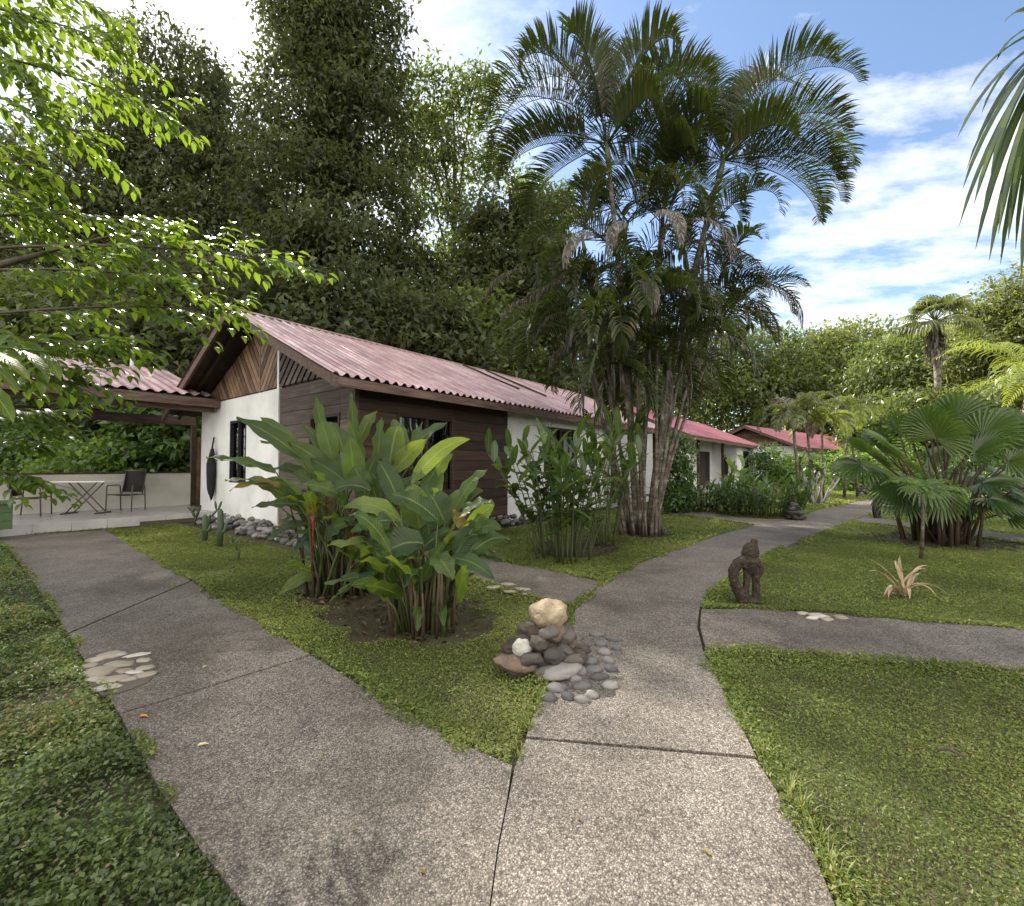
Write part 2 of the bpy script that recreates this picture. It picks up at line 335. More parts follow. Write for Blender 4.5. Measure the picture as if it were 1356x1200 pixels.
# ------------------------------------------------------------------ paths and ground
def px_poly(pts): return [G(*p).to_2d() for p in pts]
left_edge_L = [(-40,640+75),(12,727),(58,790),(108,868),(165,955),(212,1045),(268,1128),(330,1205),(420,1330),(520,1500)]
left_edge_R = [(140,702),(200,738),(300,797),(400,860),(500,922),(600,980),(676,1013)]
main_L = [(697,975),(712,930),(735,860),(765,803),(800,770),(850,745),(905,724),(960,706),(1020,692),(1052,686),(1090,674),(1150,661)]
main_R = [(1003,1003),(985,965),(960,915),(935,862),(927,830),(929,808),(938,785),(962,765),(1010,738),(1060,715),(1110,696),(1140,685),(1165,676),(1215,664)]
PATHS = {}
PATHS['terrace_slab'] = [(0,733-8)] and [(-20,712),(140,702),(200,738),(252,769),(90,838),(58,790),(12,727)]
PATHS['middle_slab'] = [(253.5,769.8),(300,797),(400,860),(411,866.5),(158,944.5),(108,868),(91,839.5)]
PATHS['near_slab'] = [(413,868),(500,922),(600,980),(678,1013.5),(671,1060),(659,1120),(648,1200),(629,1400),(614,1700),(560,1700),(420,1330),(330,1205),(268,1128),(212,1045),(159,946.3)]
PATHS['joint_slab'] = [(697,978.5),(1001,1005.5),(1030,1050),(1065,1100),(1108,1205),(1160,1400),(1250,1700),(616,1700),(631,1400),(650,1200),(661,1120),(673,1060),(682,1015)]
PATHS['main_slab'] = [(697,975),(712,930),(735,862),(765,803),(800,770),(850,745),(905,724),(960,706),(1010,738),(962,765),(938,785),(927,806),(925,830),(932,862),(960,915),(985,965),(1003,1001)][:9] 
PATHS['main_slab'] = main_L[:8] + [(1000,695.5),(1050,719.5),(1010,738),(962,765),(938,785),(926,806),(923,830),(931,862),(958,915),(983,965),(1001,1001)]
PATHS['far_slab'] = [(1000,695.5),(1020,692),(1052,686),(1090,674),(1150,661),(1215,650),(1300,642),(1330,646),(1215,664),(1165,676),(1140,685),(1110,696),(1060,715),(1050,719.5)]
PATHS['house_branch'] = [(798,771),(740,757),(680,746),(620,736),(560,729),(540,741),(590,755),(640,770),(700,788),(763,803)]
PATHS['right_branch'] = [(929,807),(1000,806),(1100,812),(1200,821),(1356,833),(1700,860),(1700,922),(1356,888),(1200,876),(1100,868),(1000,861),(934,857),(927,830)]
PATHS['second_branch'] = [(862,671),(890,673),(950,680),(1015,687),(1048,687),(1022,692),(1000,695),(940,686),(878,679),(850,676)]
PATHS['far_branch'] = [(1146,683),(1196,691),(1277,700),(1356,709),(1600,735),(1600,748),(1356,719),(1277,708),(1196,697),(1128,690)]
POLY = {k: px_poly(v) for k, v in PATHS.items()}
for k, poly in POLY.items():
    mb = MB(); a = sum(poly[i].x*poly[(i+1)%len(poly)].y - poly[(i+1)%len(poly)].x*poly[i].y for i in range(len(poly)))
    if a < 0: poly = poly[::-1]
    mb.prism(poly, -.08, 0)
    tag(mb.build('path', M['path']), kind='structure')
g = MB(); g.add([(-300,-300,-.03),(300,-300,-.03),(300,300,-.03),(-300,300,-.03)], [(0,1,2,3)])
tag(g.build('ground', M['soil']), kind='structure')

def in_poly(x, y, poly):
    ins = np.zeros(len(x), bool); n = len(poly)
    for i in range(n):
        x0, y0 = poly[i]; x1, y1 = poly[(i+1) % n]
        if y0 == y1: continue
        c = ((y0 > y) != (y1 > y)) & (x < (x1-x0)*(y-y0)/(y1-y0)+x0)
        ins ^= c
    return ins
def edge_dist(x, y, polys):
    d = np.full(len(x), 9.0)
    for poly in polys:
        for i in range(len(poly)):
            a, b = poly[i], poly[(i+1) % len(poly)]
            dx, dy = b[0]-a[0], b[1]-a[1]; l2 = dx*dx+dy*dy+1e-9
            t = np.clip(((x-a[0])*dx+(y-a[1])*dy)/l2, 0, 1)
            d = np.minimum(d, np.hypot(x-a[0]-t*dx, y-a[1]-t*dy))
    return d
def vnoise(x, y, sc, seed=0):
    r = np.random.default_rng(seed); T = r.random((64,64))
    u, v = x*sc, y*sc; i, j = np.floor(u).astype(int), np.floor(v).astype(int); fu, fv = u-i, v-j
    fu, fv = fu*fu*(3-2*fu), fv*fv*(3-2*fv)
    g_ = lambda a, b: T[a % 64, b % 64]
    return (g_(i,j)*(1-fu)+g_(i+1,j)*fu)*(1-fv)+(g_(i,j+1)*(1-fu)+g_(i+1,j+1)*fu)*fv

# house frame
TH = R(90 - 38.4); HC = Vector((-2.64, 7.6, 0))
DX = np.array([math.cos(TH), math.sin(TH)]); EX = np.array([-math.sin(TH), math.cos(TH)])
def H(s, t, z=0): return Vector((HC.x + s*DX[0] + t*EX[0], HC.y + s*DX[1] + t*EX[1], z))
bed_poly = [p for p in px_poly(left_edge_L)] + [Vector((-1.2,.2)), Vector((-6,.2)), Vector((-16,8)), Vector((-14,9.2))]
soil_beds = [(-1.75, 5.0, .62), (-.78, 4.1, .6), (-1.3, 4.5, .6), (1.05, 7.6, .75), (7.75, 8.3, 1.0), (2.64, 9.2, .55)]
JOINTS = [px_poly(q) for q in ([(85,834),(255,766),(262,774),(94,846)],[(154,938),(412,862),(418,872),(160,952)],[(690,968),(1001,996),(1000,1012),(690,986)],
          [(682,985),(696,985),(690,1010),(680,1040),(672,1100),(660,1200),(640,1600),(600,1600),(640,1200),(655,1100),(668,1015)],[(993,688),(1015,686),(1062,722),(1040,728)],[(920,800),(932,806),(938,862),(926,864)])]
JSEG = [px_poly(q) for q in ([(50,845),(300,762)],[(110,962),(440,862)],[(690,976),(1010,1004)],[(682,980),(675,1050),(655,1120),(645,1200),(620,1500)],[(1002,692),(1052,722)],[(926,800),(928,862)])]
def scatter_ground():
    polys = list(POLY.values()); out_l = []; out_c = []
    for (y0, y1, sz, cov) in [(.9,2.5,.0135,2.0),(2.5,4.5,.0165,2.0),(4.5,8,.023,1.8),(8,14,.037,1.4),(14,34,.10,1.1)]:
        A = 1.35*(y1*y1-y0*y0)+1.2*(y1-y0); n = int(A*cov/(sz*sz*.5))
        y = np.sqrt(RNG.random(n)*(y1*y1-y0*y0)+y0*y0); x = (RNG.random(n)*2-1)*(1.35*y+.6)
        keep = np.ones(n, bool)
        ins = np.zeros(n, bool)
        for p in polys: ins |= in_poly(x, y, p)
        keep = ~ins
        if y0 < 8:
            ii = np.where(ins)[0]; dd = edge_dist(x[ii], y[ii], polys)
            jd = edge_dist(x[ii], y[ii], JSEG); keep[ii] = (jd > .22) & (dd < .085*np.clip(vnoise(x[ii], y[ii], 4.5, 11)*1.5-.45, 0, 1))
        rx, ry = x-HC.x, y-HC.y; s = rx*DX[0]+ry*DX[1]; t = rx*EX[0]+ry*EX[1]
        keep &= ~((s > -.8) & (s < 34) & (t > -.5) & (t < 8)); keep &= ~((s > -7.5) & (s < .5) & (t > 6.15))
        keep &= ~(t > 9)
        for (bx, by, br) in soil_beds:
            keep &= ~((np.hypot(x-bx, y-by) < br*(.75+.5*vnoise(x, y, 5, 3))) & (RNG.random(n) < .975))
        x, y = x[keep], y[keep]; n = len(x)
        inb = in_poly(x, y, bed_poly)
        for jp in JOINTS: 
            kk = ~in_poly(x, y, jp); x, y, inb = x[kk], y[kk], inb[kk]
        n = len(x)
        ed = edge_dist(x, y, polys)
        mound = vnoise(x, y, 3.5, 1)*.6 + vnoise(x, y, 9, 2)*.4
        for (mask, bed) in ((~inb, False), (inb, True)):
            xx, yy, e, mo = x[mask], y[mask], ed[mask], mound[mask]; k = len(xx)
            if k == 0: continue
            if bed:
                if sz < .06:
                    q = (RNG.random(k) < .85) & ~((vnoise(xx, yy, 2.6, 21) > .66) & (RNG.random(k) < .75)); xx, yy, e, mo = xx[q], yy[q], e[q], mo[q]; k = len(xx)
                h = (.03+.16*mo)*np.clip(e/.12, .25, 1); L = np.maximum(sz*1.25, .019)*RNG.uniform(.6, 1.5, k)
                tilt = 1.1; up = .9
            else:
                edge = np.exp(-(e/.13)**2)
                h = .010+.014*mo + .045*edge*(.25+mo*1.1); L = sz*RNG.uniform(.6, 1.4, k)*(1+.5*edge)
                tilt = 1.0; up = .75
            z = -.03 + h*np.sqrt(RNG.random(k))
            a = RNG.random(k)*2*math.pi
            ax = np.stack([np.cos(a), np.sin(a), RNG.normal(.25, .45, k)], 1)
            nr = np.stack([RNG.normal(0,.5,k)*tilt, RNG.normal(0,.5,k)*tilt, np.full(k, up)], 1)
            # lean outward over the path edge
            patch = vnoise(xx, yy, 1.3, 9)
            rn = np.clip(RNG.random(k)*.7 + .5*(patch-.4) + .1*(z/.05-.3), 0, 1)
            dry = RNG.random(k) < (.015 + (.05 if not bed else .01)*patch); rn[dry] = RNG.uniform(.93, 1, dry.sum())
            (out_c if bed else out_l).append((np.stack([xx, yy, z], 1), ax, nr, L, L*(.62 if bed else RNG.uniform(.16,.6,k)), rn))
    for nm, lst, mt in (('lawn_grass', out_l, M['lawn']), ('ground_cover', out_c, M['cover'])):
        cat = [np.concatenate([q[i] for q in lst]) for i in range(6)]
        o = leaf_cloud(nm, cat[0], cat[1], cat[2], cat[3], cat[4], mt, rnd=cat[5])
        tag(o, 'short creeping green lawn growing between the concrete paths' if nm == 'lawn_grass' else 'leafy low ground cover bed along the left edge of the path',
            'lawn' if nm == 'lawn_grass' else 'ground cover', kind='stuff')
        print(nm, len(cat[0]))
scatter_ground()
def litter():
    ps = []
    for (bx, by, br) in soil_beds:
        k = int(420*br*br); a = RNG.random(k)*6.28; r_ = br*1.05*np.sqrt(RNG.random(k)); ps.append(np.stack([bx+np.cos(a)*r_, by+np.sin(a)*r_, np.full(k, -.018)+RNG.random(k)*.02], 1))
    p = np.concatenate(ps); k = len(p); ax = np.stack([RNG.normal(size=k), RNG.normal(size=k), RNG.normal(0,.15,k)], 1); nr = np.stack([RNG.normal(0,.25,k), RNG.normal(0,.25,k), np.ones(k)], 1)
    L = RNG.uniform(.03,.10,k); o = leaf_cloud('leaf_litter', p, ax, nr, L, L*RNG.uniform(.25,.5,k), M['litter'], tmpl=LEAF8)
    tag(o, 'dry brown leaf litter on the bare soil under the clumps', 'leaf litter', kind='stuff')
M['litter'] = leaf_mat('dry_litter', [(0,(.03,.02,.012)),(.6,(.075,.05,.03)),(1,(.15,.11,.07))], (.1,.07,.04), .08, .7, .2, 8, .4)
litter()

# ------------------------------------------------------------------ building parts
def wall_boxes(mb, u0, u1, z0, z1, holes, f):
    """f(u, z0..) -> adds box; holes list of (ua, ub, za, zb)"""
    us = sorted({u0, u1, *[h[0] for h in holes], *[h[1] for h in holes]})
    for a, b in zip(us[:-1], us[1:]):
        zs = [(z0, z1)]
        for h in holes:
            if h[0] < (a+b)/2 < h[1]:
                nz = []
                for (p, q) in zs:
                    if h[2] > p: nz.append((p, min(q, h[2])))
                    if h[3] < q: nz.append((max(p, h[3]), q))
                zs = [z for z in nz if z[1]-z[0] > 1e-4]
        for (p, q) in zs: f(a, b, p, q)
def corrugated(s0, s1, t0, z0, t1, z1, period=.18, amp=.03, thick=.006):
    mb = MB(); n = int(round((s1-s0)/period))*8; L = math.hypot(t1-t0, z1-z0)
    nt_, nz_ = -(z1-z0)/L, (t1-t0)/L
    if nz_ < 0: nt_, nz_ = -nt_, -nz_
    vs = []; K = 7
    for i in range(n+1):
        s = s0+(s1-s0)*i/n; w = math.sin(2*math.pi*(s-s0)/period); w = max(-.85, min(.85, w*1.25))
        for k in range(K):
            f_ = k/(K-1); lap = .006*noise.noise(Vector((s*.8, f_*3, 1)))
            h = amp*w + lap
            vs.append((s, t0+(t1-t0)*f_+nt_*h, z0+(z1-z0)*f_+nz_*h))
    fs = [(i*K+k, (i+1)*K+k, (i+1)*K+k+1, i*K+k+1) for i in range(n) for k in range(K-1)]
    mb.add(vs, fs, .5); return mb
def clip_poly(poly, a, b, c):      # keep a*x+b*y<=c
    out = []
    for i in range(len(poly)):
        p, q = poly[i], poly[(i+1) % len(poly)]
        dp, dq = a*p[0]+b*p[1]-c, a*q[0]+b*q[1]-c
        if dp <= 0: out.append(p)
        if dp*dq < 0:
            t = dp/(dp-dq); out.append((p[0]+(q[0]-p[0])*t, p[1]+(q[1]-p[1])*t))
    return out
def chevron(mb, region, direction, width, gap, s_face, thick=.03):
    """diagonal boards clipped to a convex region in (t, z); thickness toward -s"""
    dx, dz = direction; nx, nz = -dz, dx
    ds = [nx*p[0]+nz*p[1] for p in region]; lo, hi = min(ds), max(ds); k = lo
    while k < hi:
        poly = clip_poly(region, nx, nz, k+width-gap); poly = clip_poly(poly, -nx, -nz, -k) if len(poly) > 2 else []
        if len(poly) > 2:
            n = len(poly); a = sum(poly[i][0]*poly[(i+1)%n][1]-poly[(i+1)%n][0]*poly[i][1] for i in range(n))
            if a > 0: poly = poly[::-1]
            vs = [(s_face-thick, p[0], p[1]) for p in poly]+[(s_face, p[0], p[1]) for p in poly]
            mb.add(vs, [tuple(range(n)), tuple(range(2*n-1, n-1, -1))]+[(i, n+i, n+(i+1)%n, (i+1)%n) for i in range(n)], random.random())
        k += width
def window(parent, axis, u0, u1, z0, z1, at, frame_mat, curtain=True, bars=1, curtain_mat=None):
    """axis 's': wall along s at t=at, facing -t; axis 't': along t at s=at, facing -s"""
    def bx(mb, ua, ub, da, db, za, zb):
        if axis == 's': mb.box((ua, at+da, za), (ub, at+db, zb))
        else: mb.box((at+da, ua, za), (at+db, ub, zb))
    fr = MB(); w = .06
    bx(fr, u0, u0+w, -.02, .1, z0, z1); bx(fr, u1-w, u1, -.02, .1, z0, z1)
    bx(fr, u0+w, u1-w, -.02, .1, z0, z0+w); bx(fr, u0+w, u1-w, -.02, .1, z1-w, z1)
    for i in range(bars):
        c = u0+(u1-u0)*(i+1)/(bars+1); bx(fr, c-.025, c+.025, -.01, .09, z0+w, z1-w)
    o = fr.build('window', frame_mat, parent)
    gl = MB(); bx(gl, u0+w, u1-w, .045, .05, z0+w, z1-w); gl.build('glass', M['glass'], o)
    if curtain:
        cu = MB(); n = int((u1-u0)/.04); vs = []
        for i in range(n+1):
            u = u0+(u1-u0)*i/n; d = .17+.03*math.sin(i*1.7)+.01*math.sin(i*.6)
            for z in (z0, z1): vs.append((u, at+d, z) if axis == 's' else (at+d, u, z))
        cu.add(vs, [(2*i, 2*i+2, 2*i+3, 2*i+1) for i in range(n)])
        cu.build('curtain', curtain_mat or M['curtain'], o, True)
    return o

EAVE_Z, RIDGE_Z, RIDGE_T, OV = 2.72, 4.62, 3.6, .6
SL = (RIDGE_Z-EAVE_Z)/(RIDGE_T+OV)
def roof_z(t): return EAVE_Z+SL*(t+OV) if t <= RIDGE_T else RIDGE_Z-SL*(t-RIDGE_T)
def gable_roof(parent, s0, s1, period=.18, laps=(), mat='roof'):
    W = 2*RIDGE_T
    r = corrugated(s0, s1, -OV, EAVE_Z, RIDGE_T, RIDGE_Z, period); ro = r.build('roof', M[mat], parent, True)
    corrugated(s0, s1, W+OV, EAVE_Z, RIDGE_T, RIDGE_Z, period).build('roof', M[mat], parent, True)
    cap = MB()
    vs = []
    for s in (s0, s1):
        for (dt, dz) in ((-.16,-.045),(0,.04),(.16,-.045)): vs.append((s, RIDGE_T+dt, RIDGE_Z+dz))
    cap.add(vs, [(0,3,4,1),(1,4,5,2)]); cap.build('ridge_cap', M[mat], ro)
    for (sa, sb, ta, tb) in laps:
        mb = MB(); vs = []
        for k in range(9):
            t = ta+(tb-ta)*k/8
            for s in (sa, sb):
                for dz in (.0, .075): vs.append((s, t, roof_z(t)+dz))
        fs = []
        for k in range(8):
            o = k*4; fs += [(o, o+4, o+5, o+1), (o+1, o+5, o+7, o+3), (o+2, o+3, o+7, o+6)]
        mb.add(vs, fs); mb.build('roof_lap', M['ceiling'], ro)
    # boards under the roof edge
    for (ta, tb) in ((-OV, RIDGE_T), (RIDGE_T, W+OV)):
        for s_ in (s0+.03, s1-.08):
            mb = MB(); za, zb = roof_z(ta)-.03, roof_z(tb)-.03
            vs = [(s_+ds, t, z+dz) for ds in (0, .05) for (t, z, dz) in ((ta, za, -.17), (tb, zb, -.17), (tb, zb, 0), (ta, za, 0))]
            mb.add(vs, [(0,3,2,1),(4,5,6,7),(0,1,5,4),(1,2,6,5),(2,3,7,6),(3,0,4,7)]); mb.build('barge_board', M['wood_beam'], parent)
    mb = MB(); s = s0+.085
    while s < s1-.1:
        e = min(s+4.2, s1-.085); dz = random.uniform(-.006, .006)
        mb.box((s, -OV+.03, EAVE_Z-.18+dz), (e-.006, -OV+.065, EAVE_Z-.03)); s = e
    mb.build('fascia', M['wood_beam'], parent)
    mb = MB(); s = s0+.35
    while s < s1-.2:
        for (ta, tb) in ((-OV+.07, RIDGE_T), (W+OV-.07, RIDGE_T)):
            za, zb = roof_z(ta)-.05, roof_z(tb)-.05
            vs = [(s+ds, t, z+dz) for ds in (0, .06) for (t, z, dz) in ((ta, za, -.12), (tb, zb, -.12), (tb, zb, 0), (ta, za, 0))]
            mb.add(vs, [(0,3,2,1),(4,5,6,7),(0,1,5,4),(1,2,6,5),(2,3,7,6),(3,0,4,7)])
        s += .95
    mb.build('rafters', M['wood_dark'], parent)
    # sheathing right below the sheets
    mb = MB()
    for (ta, tb) in ((-OV+.05, RIDGE_T), (RIDGE_T, W+OV-.05)):
        mb.add([(s0+.1, ta, roof_z(ta)-.035), (s1-.1, ta, roof_z(ta)-.035), (s1-.1, tb, roof_z(tb)-.035), (s0+.1, tb, roof_z(tb)-.035)], [(0,1,2,3)])
    mb.build('soffit', M['ceiling'], parent)

def plank_rows(mb, u0, u1, z0, z1, holes, f, h=.21, gap=.008):
    z = z0
    while z < z1-.02:
        zt = min(z+h, z1)
        def ff(a, b, p, q):
            cuts = [a]; 
            if b-a > 2.6: cuts.append(a+(b-a)*random.uniform(.35, .65))
            cuts.append(b)
            for c0, c1 in zip(cuts[:-1], cuts[1:]): f(c0+.002, c1-.002, p, q, random.uniform(0, .006))
        wall_boxes(mb, u0, u1, z, zt-gap, holes, ff); z = zt

# ---- the long bungalow
house = thing('bungalow', 'near white and dark timber bungalow under a pink-red corrugated roof with chevron boarded gable', 'house', HC, TH)
LW = 33.0
win_a = (.85, 2.3, .8, 2.32); win_b = (5.6, 7.35, 1.02, 2.4); gwin = (.45, 1.5, 1.0, 2.28)
tw = MB()
plank_rows(tw, 0, 4.08, .0, 2.95, [win_a], lambda a, b, p, q, d: tw.box((a, -d, p), (b, .06, q)))
tw.build('timber_wall', M['wood_dark'], house)
tg = MB()
plank_rows(tg, .07, 2.72, .0, 2.94, [gwin], lambda a, b, p, q, d: tg.box((-d, a, p), (.06, b, q)), h=.27)
tg.build('timber_wall', M['wood_grey'], house)
bk = MB(); wall_boxes(bk, .1, 4.06, .0, 2.94, [win_a], lambda a, b, p, q: bk.box((a, .065, p), (b, .1, q)))
wall_boxes(bk, .1, 2.8, .0, 2.94, [gwin], lambda a, b, p, q: bk.box((.065, a, p), (.1, b, q)))
bk.build('wall_lining', M['ceiling'], house)
ww = MB()
wall_boxes(ww, 4.08, 9.0, 0, 2.95, [win_b], lambda a, b, p, q: ww.box((a, 0, p), (b, .15, q)))
navy = (5.3, 6.45, .95, 2.6)
wall_boxes(ww, 2.8, 7.2, 0, 2.95, [(4.35, 5.3, .95, 2.42)], lambda a, b, p, q: ww.box((0, a, p), (.15, b, q)))
LA_ = 13.0
ww.box((.15, 7.05, 0), (LA_, 7.2, 2.95)); ww.box((8.85, .15, 0), (9.0, 2.6, 2.95))
wall_boxes(ww, 9.0, LA_, 0, 2.95, [(10.4, 11.3, .15, 2.2)], lambda a, b, p, q: ww.box((a, 2.6, p), (b, 2.75, q)))
ww.box((LA_-.15, 2.75, 0), (LA_, 7.05, 2.95))
ww.build('wall', M['white'], house)
# second cottage of the row
LB0 = 16.6
house2 = thing('cottage', 'white cottage with red roof and a recessed porch beyond the palm trunks', 'house', HC, TH)
ww = MB(); w2 = (29.4, 31.2, .95, 2.35); d2 = (24.5, 27.1, .15, 2.25)
ww.box((LB0, .15, 0), (LB0+.15, 7.05, 2.95)); ww.box((LB0, 0, 0), (18.0, .15, 2.95)); ww.box((17.85, .15, 0), (18.0, 1.5, 2.95)); ww.box((LB0, 7.05, 0), (LW, 7.2, 2.95))
wall_boxes(ww, 18.0, 27.6, 0, 2.95, [d2], lambda a, b, p, q: ww.box((a, 1.5, p), (b, 1.65, q)))
ww.box((27.6, .15, 0), (27.75, 1.5, 2.95)); wall_boxes(ww, 27.6, LW, 0, 2.95, [w2], lambda a, b, p, q: ww.box((a, 0, p), (b, .15, q)))
ww.box((LW-.15, .15, 0), (LW, 7.05, 2.95))
ww.build('wall', M['white'], house2)
gb = MB()
for s_ in (LB0+.02, LW+.0):
    chevron(gb, [(.1, 2.96), (7.1, 2.96), (7.1, roof_z(7.1)-.17), (3.6, 4.4), (.1, roof_z(.1)-.17)], (1, 0), .22, .01, s_)
gb.build('gable_boards', M['wood_gable'], house2)
tp = MB(); tp.box((-.03, 2.723, 0), (.06, 2.8, 3.9)); tp.build('corner_trim', M['white'], house)
cp = MB(); cp.box((-.012, -.012, 0), (.07, .06, 2.96)); cp.build('corner_post', M['wood_grey'], house)
# gable boarding
gb = MB(); zb_ = 2.97; c_ = R(52)
topz = lambda t: roof_z(t)-.22
chevron(gb, [(3.62, zb_), (3.62, topz(3.6)), (6.9, zb_+.04), (6.9, zb_)], (math.cos(c_), math.sin(c_)), .145, .022, 0.0)
chevron(gb, [(2.80, zb_), (3.58, zb_), (3.58, topz(3.58)), (2.80, topz(2.8))], (-math.cos(c_), math.sin(c_)), .145, .022, 0.0)
gb.build('gable_boards', M['wood_gable'], house)
gb = MB(); chevron(gb, [(.62, zb_), (2.72, zb_), (2.72, topz(2.72)), (.62, topz(.62))], (math.cos(R(45)), -math.sin(R(45))), .17, .06, 0.0)
chevron(gb, [(.05, zb_), (.58, zb_), (.58, topz(.58)), (.05, topz(.05)+.02)], (1, 0), .2, .01, 0.0)
gb.build('gable_boards', M['wood_grey'], house)
kp = MB(); kp.box((-.04, 3.58, 2.95), (.02, 3.62, 4.36)); kp.build('king_post', M['wood_gable'], house)
bb = MB(); bb.add([(.03, .0, 2.95), (.03, 7.2, 2.95), (.03, 7.2, roof_z(7.2)-.05), (.03, 3.6, 4.5), (.03, 0, roof_z(0)-.05)], [(0,1,2,3,4)]); bb.build('gable_lining', M['ceiling'], house)
gable_roof(house2, LB0-.6, LW+.75, mat='roof_red')
gable_roof(house, -.75, LA_+.6, laps=((6.05, 6.12, 1.2, 3.45), (7.15, 7.22, 1.0, 3.45)))
window(house, 's', *win_a, 0, M['wood_dark'], True, 1)
window(house, 's', *win_b, .02, M['wood_dark'], True, 1, M['black'])
window(house, 't', *gwin, 0, M['wood_dark'], True, 0, M['black'])
window(house2, 's', *w2, .02, M['wood_dark'], True, 0, M['black'])
nv = window(house, 't', 4.35, 5.3, .95, 2.42, .02, M['black'], False)
pn = MB(); pn.box((.08, 4.42, 1.0), (.1, 5.25, 2.38)); pn.build('shutter', M['navy'], nv)
dr = MB()
for k in range(8): dr.box((24.5+k*.165, 1.46, .155), (24.66+k*.165, 1.52, 2.24))
dd = dr.build('door', M['wood_dark'], house2)
dr = MB()
dr.box((25.84, 1.54, .155), (27.09, 1.58, 2.24)); dr.build('door', M['black'], house2)
fl = MB(); fl.box((9.0, -.25, 0), (12.995, 2.6, .15)); fl.build('porch_floor', M['tile'], house)
fl = MB(); fl.box((18.005, -.4, 0), (27.595, 1.5, .15)); fl.build('porch_floor', M['tile'], house2)
po = MB()
for s_ in (9.2, 12.8): po.box((s_, -.3, .15), (s_+.13, -.17, EAVE_Z-.06))
po.box((9.0, -.3, EAVE_Z-.06), (13.0, -.17, EAVE_Z+.06)); po.build('porch_posts', M['wood_dark'], house)
po = MB()
for s_ in (18.4, 23.0): po.box((s_, -.3, .15), (s_+.13, -.17, EAVE_Z-.06))
po.box((18.0, -.3, EAVE_Z-.06), (27.6, -.17, EAVE_Z+.06)); po.build('porch_posts', M['wood_dark'], house2)
mb = MB(); mb.ball((27.52, .68, 1.3), (.07, .2, .6), bump=.3); mb.tube([(27.54,.68,1.7),(27.58,.68,2.05)], .02)
tag(mb.build('hanging_robe', M['black'], None, True, HC), 'black robe hanging on the white porch wall beside the far door', 'robe').rotation_euler = (0,0,TH)

# ---- third house (far)
h3p = H(36.2, -2.4)
house3 = thing('far_house', 'distant house with red roof and brick-red gable beyond the cottage', 'house', h3p, TH-R(12))
w3 = MB(); w3.box((0, 0, 0), (26, .15, 2.95)); wall_boxes(w3, .15, 7.2, 0, 2.95, [(1.2, 3.0, 1.0, 2.4)], lambda a, b, p, q: w3.box((0, a, p), (.15, b, q))); w3.box((.15, 7.05, 0), (26, 7.2, 2.95)); w3.box((25.85, .15, 0), (26, 7.05, 2.95)); w3.build('wall', M['white'], house3)
gb = MB(); chevron(gb, [(.1, zb_), (7.1, zb_), (7.1, topz(7.1)+.05), (3.6, topz(3.6)), (.1, topz(.1)+.05)], (1, 0), .22, .01, 0.0); gb.build('gable_boards', M['wood_gable'], house3)
window(house3, 't', 1.2, 3.0, 1.0, 2.4, .02, M['wood_dark'], True, 1, M['black'])
gable_roof(house3, -.75, 26.7, mat='roof_red')

# ---- terrace
ter = thing('terrace', 'tiled open terrace with low white wall and small corrugated roof at the gable end', 'terrace', HC, TH)
fl = MB()
for i in range(14):
    for j in range(5):
        s0_ = -8.2+i*.6; t0_ = 6.2+j*.58
        fl.box((s0_+.003, t0_+(.003 if j else 0), .08), (s0_+.597, t0_+.577, .2))
fl.build('floor', M['tile'], ter)
rs = MB()
for i in range(12): rs.box((-8.2+i*.56, 6.18, .0), (-8.2+i*.56+.553, 6.198, .195))
rs.build('step_tiles', M['tile'], ter)
fb = MB(); fb.box((-8.2, 6.21, -.02), (.2, 9.1, .078)); fb.build('floor_base', M['cement'], ter)
lw = MB(); lw.box((-8.2, 9.0, .2), (.3, 9.12, 1.13)); lw.build('low_wall', M['cream'], ter)
cp = MB(); cp.box((-8.2, 8.97, 1.132), (.3, 9.15, 1.17)); cp.build('wall_cap', M['wood_dark'], ter)
T0, T1, Z0, Z1 = 5.85, 9.75, 3.05, 4.2
corrugated(-7.0, -.12, T0, Z0, T1, Z1, .24, .03).build('roof', M['roof'], ter, True)
sf = MB(); sf.add([(-7,T0+.03,Z0-.05),(-.12,T0+.03,Z0-.05),(-.12,T1,Z1-.05),(-7,T1,Z1-.05)], [(0,1,2,3)]); sf.build('soffit', M['ceiling'], ter)
be = MB(); be.box((-7, T0+.04, Z0-.26), (-.02, T0+.1, Z0-.055)); be.box((-7, T0+.3, Z0-.36), (-.05, T0+.45, Z0-.08)); be.box((-7, 8.98, 2.55), (.4, 9.12, 2.78)); be.build('beams', M['wood_beam'], ter)
po = MB(); po.box((.3, 8.98, .2), (.42, 9.1, 2.549)); po.box((-7.0, 6.5, .2), (-6.88, 6.62, 2.75)); po.build('posts', M['wood_dark'], ter)
dr = MB()
for k in range(4): dr.box((.43+k*.17, 8.96, .21), (.595+k*.17, 9.0, 2.2))
dr.box((.43, 8.94, .5), (1.105, 8.958, .62)); dr.box((.43, 8.94, 1.75), (1.105, 8.958, 1.87)); dr.build('plank_door', M['wood_gable'], ter)

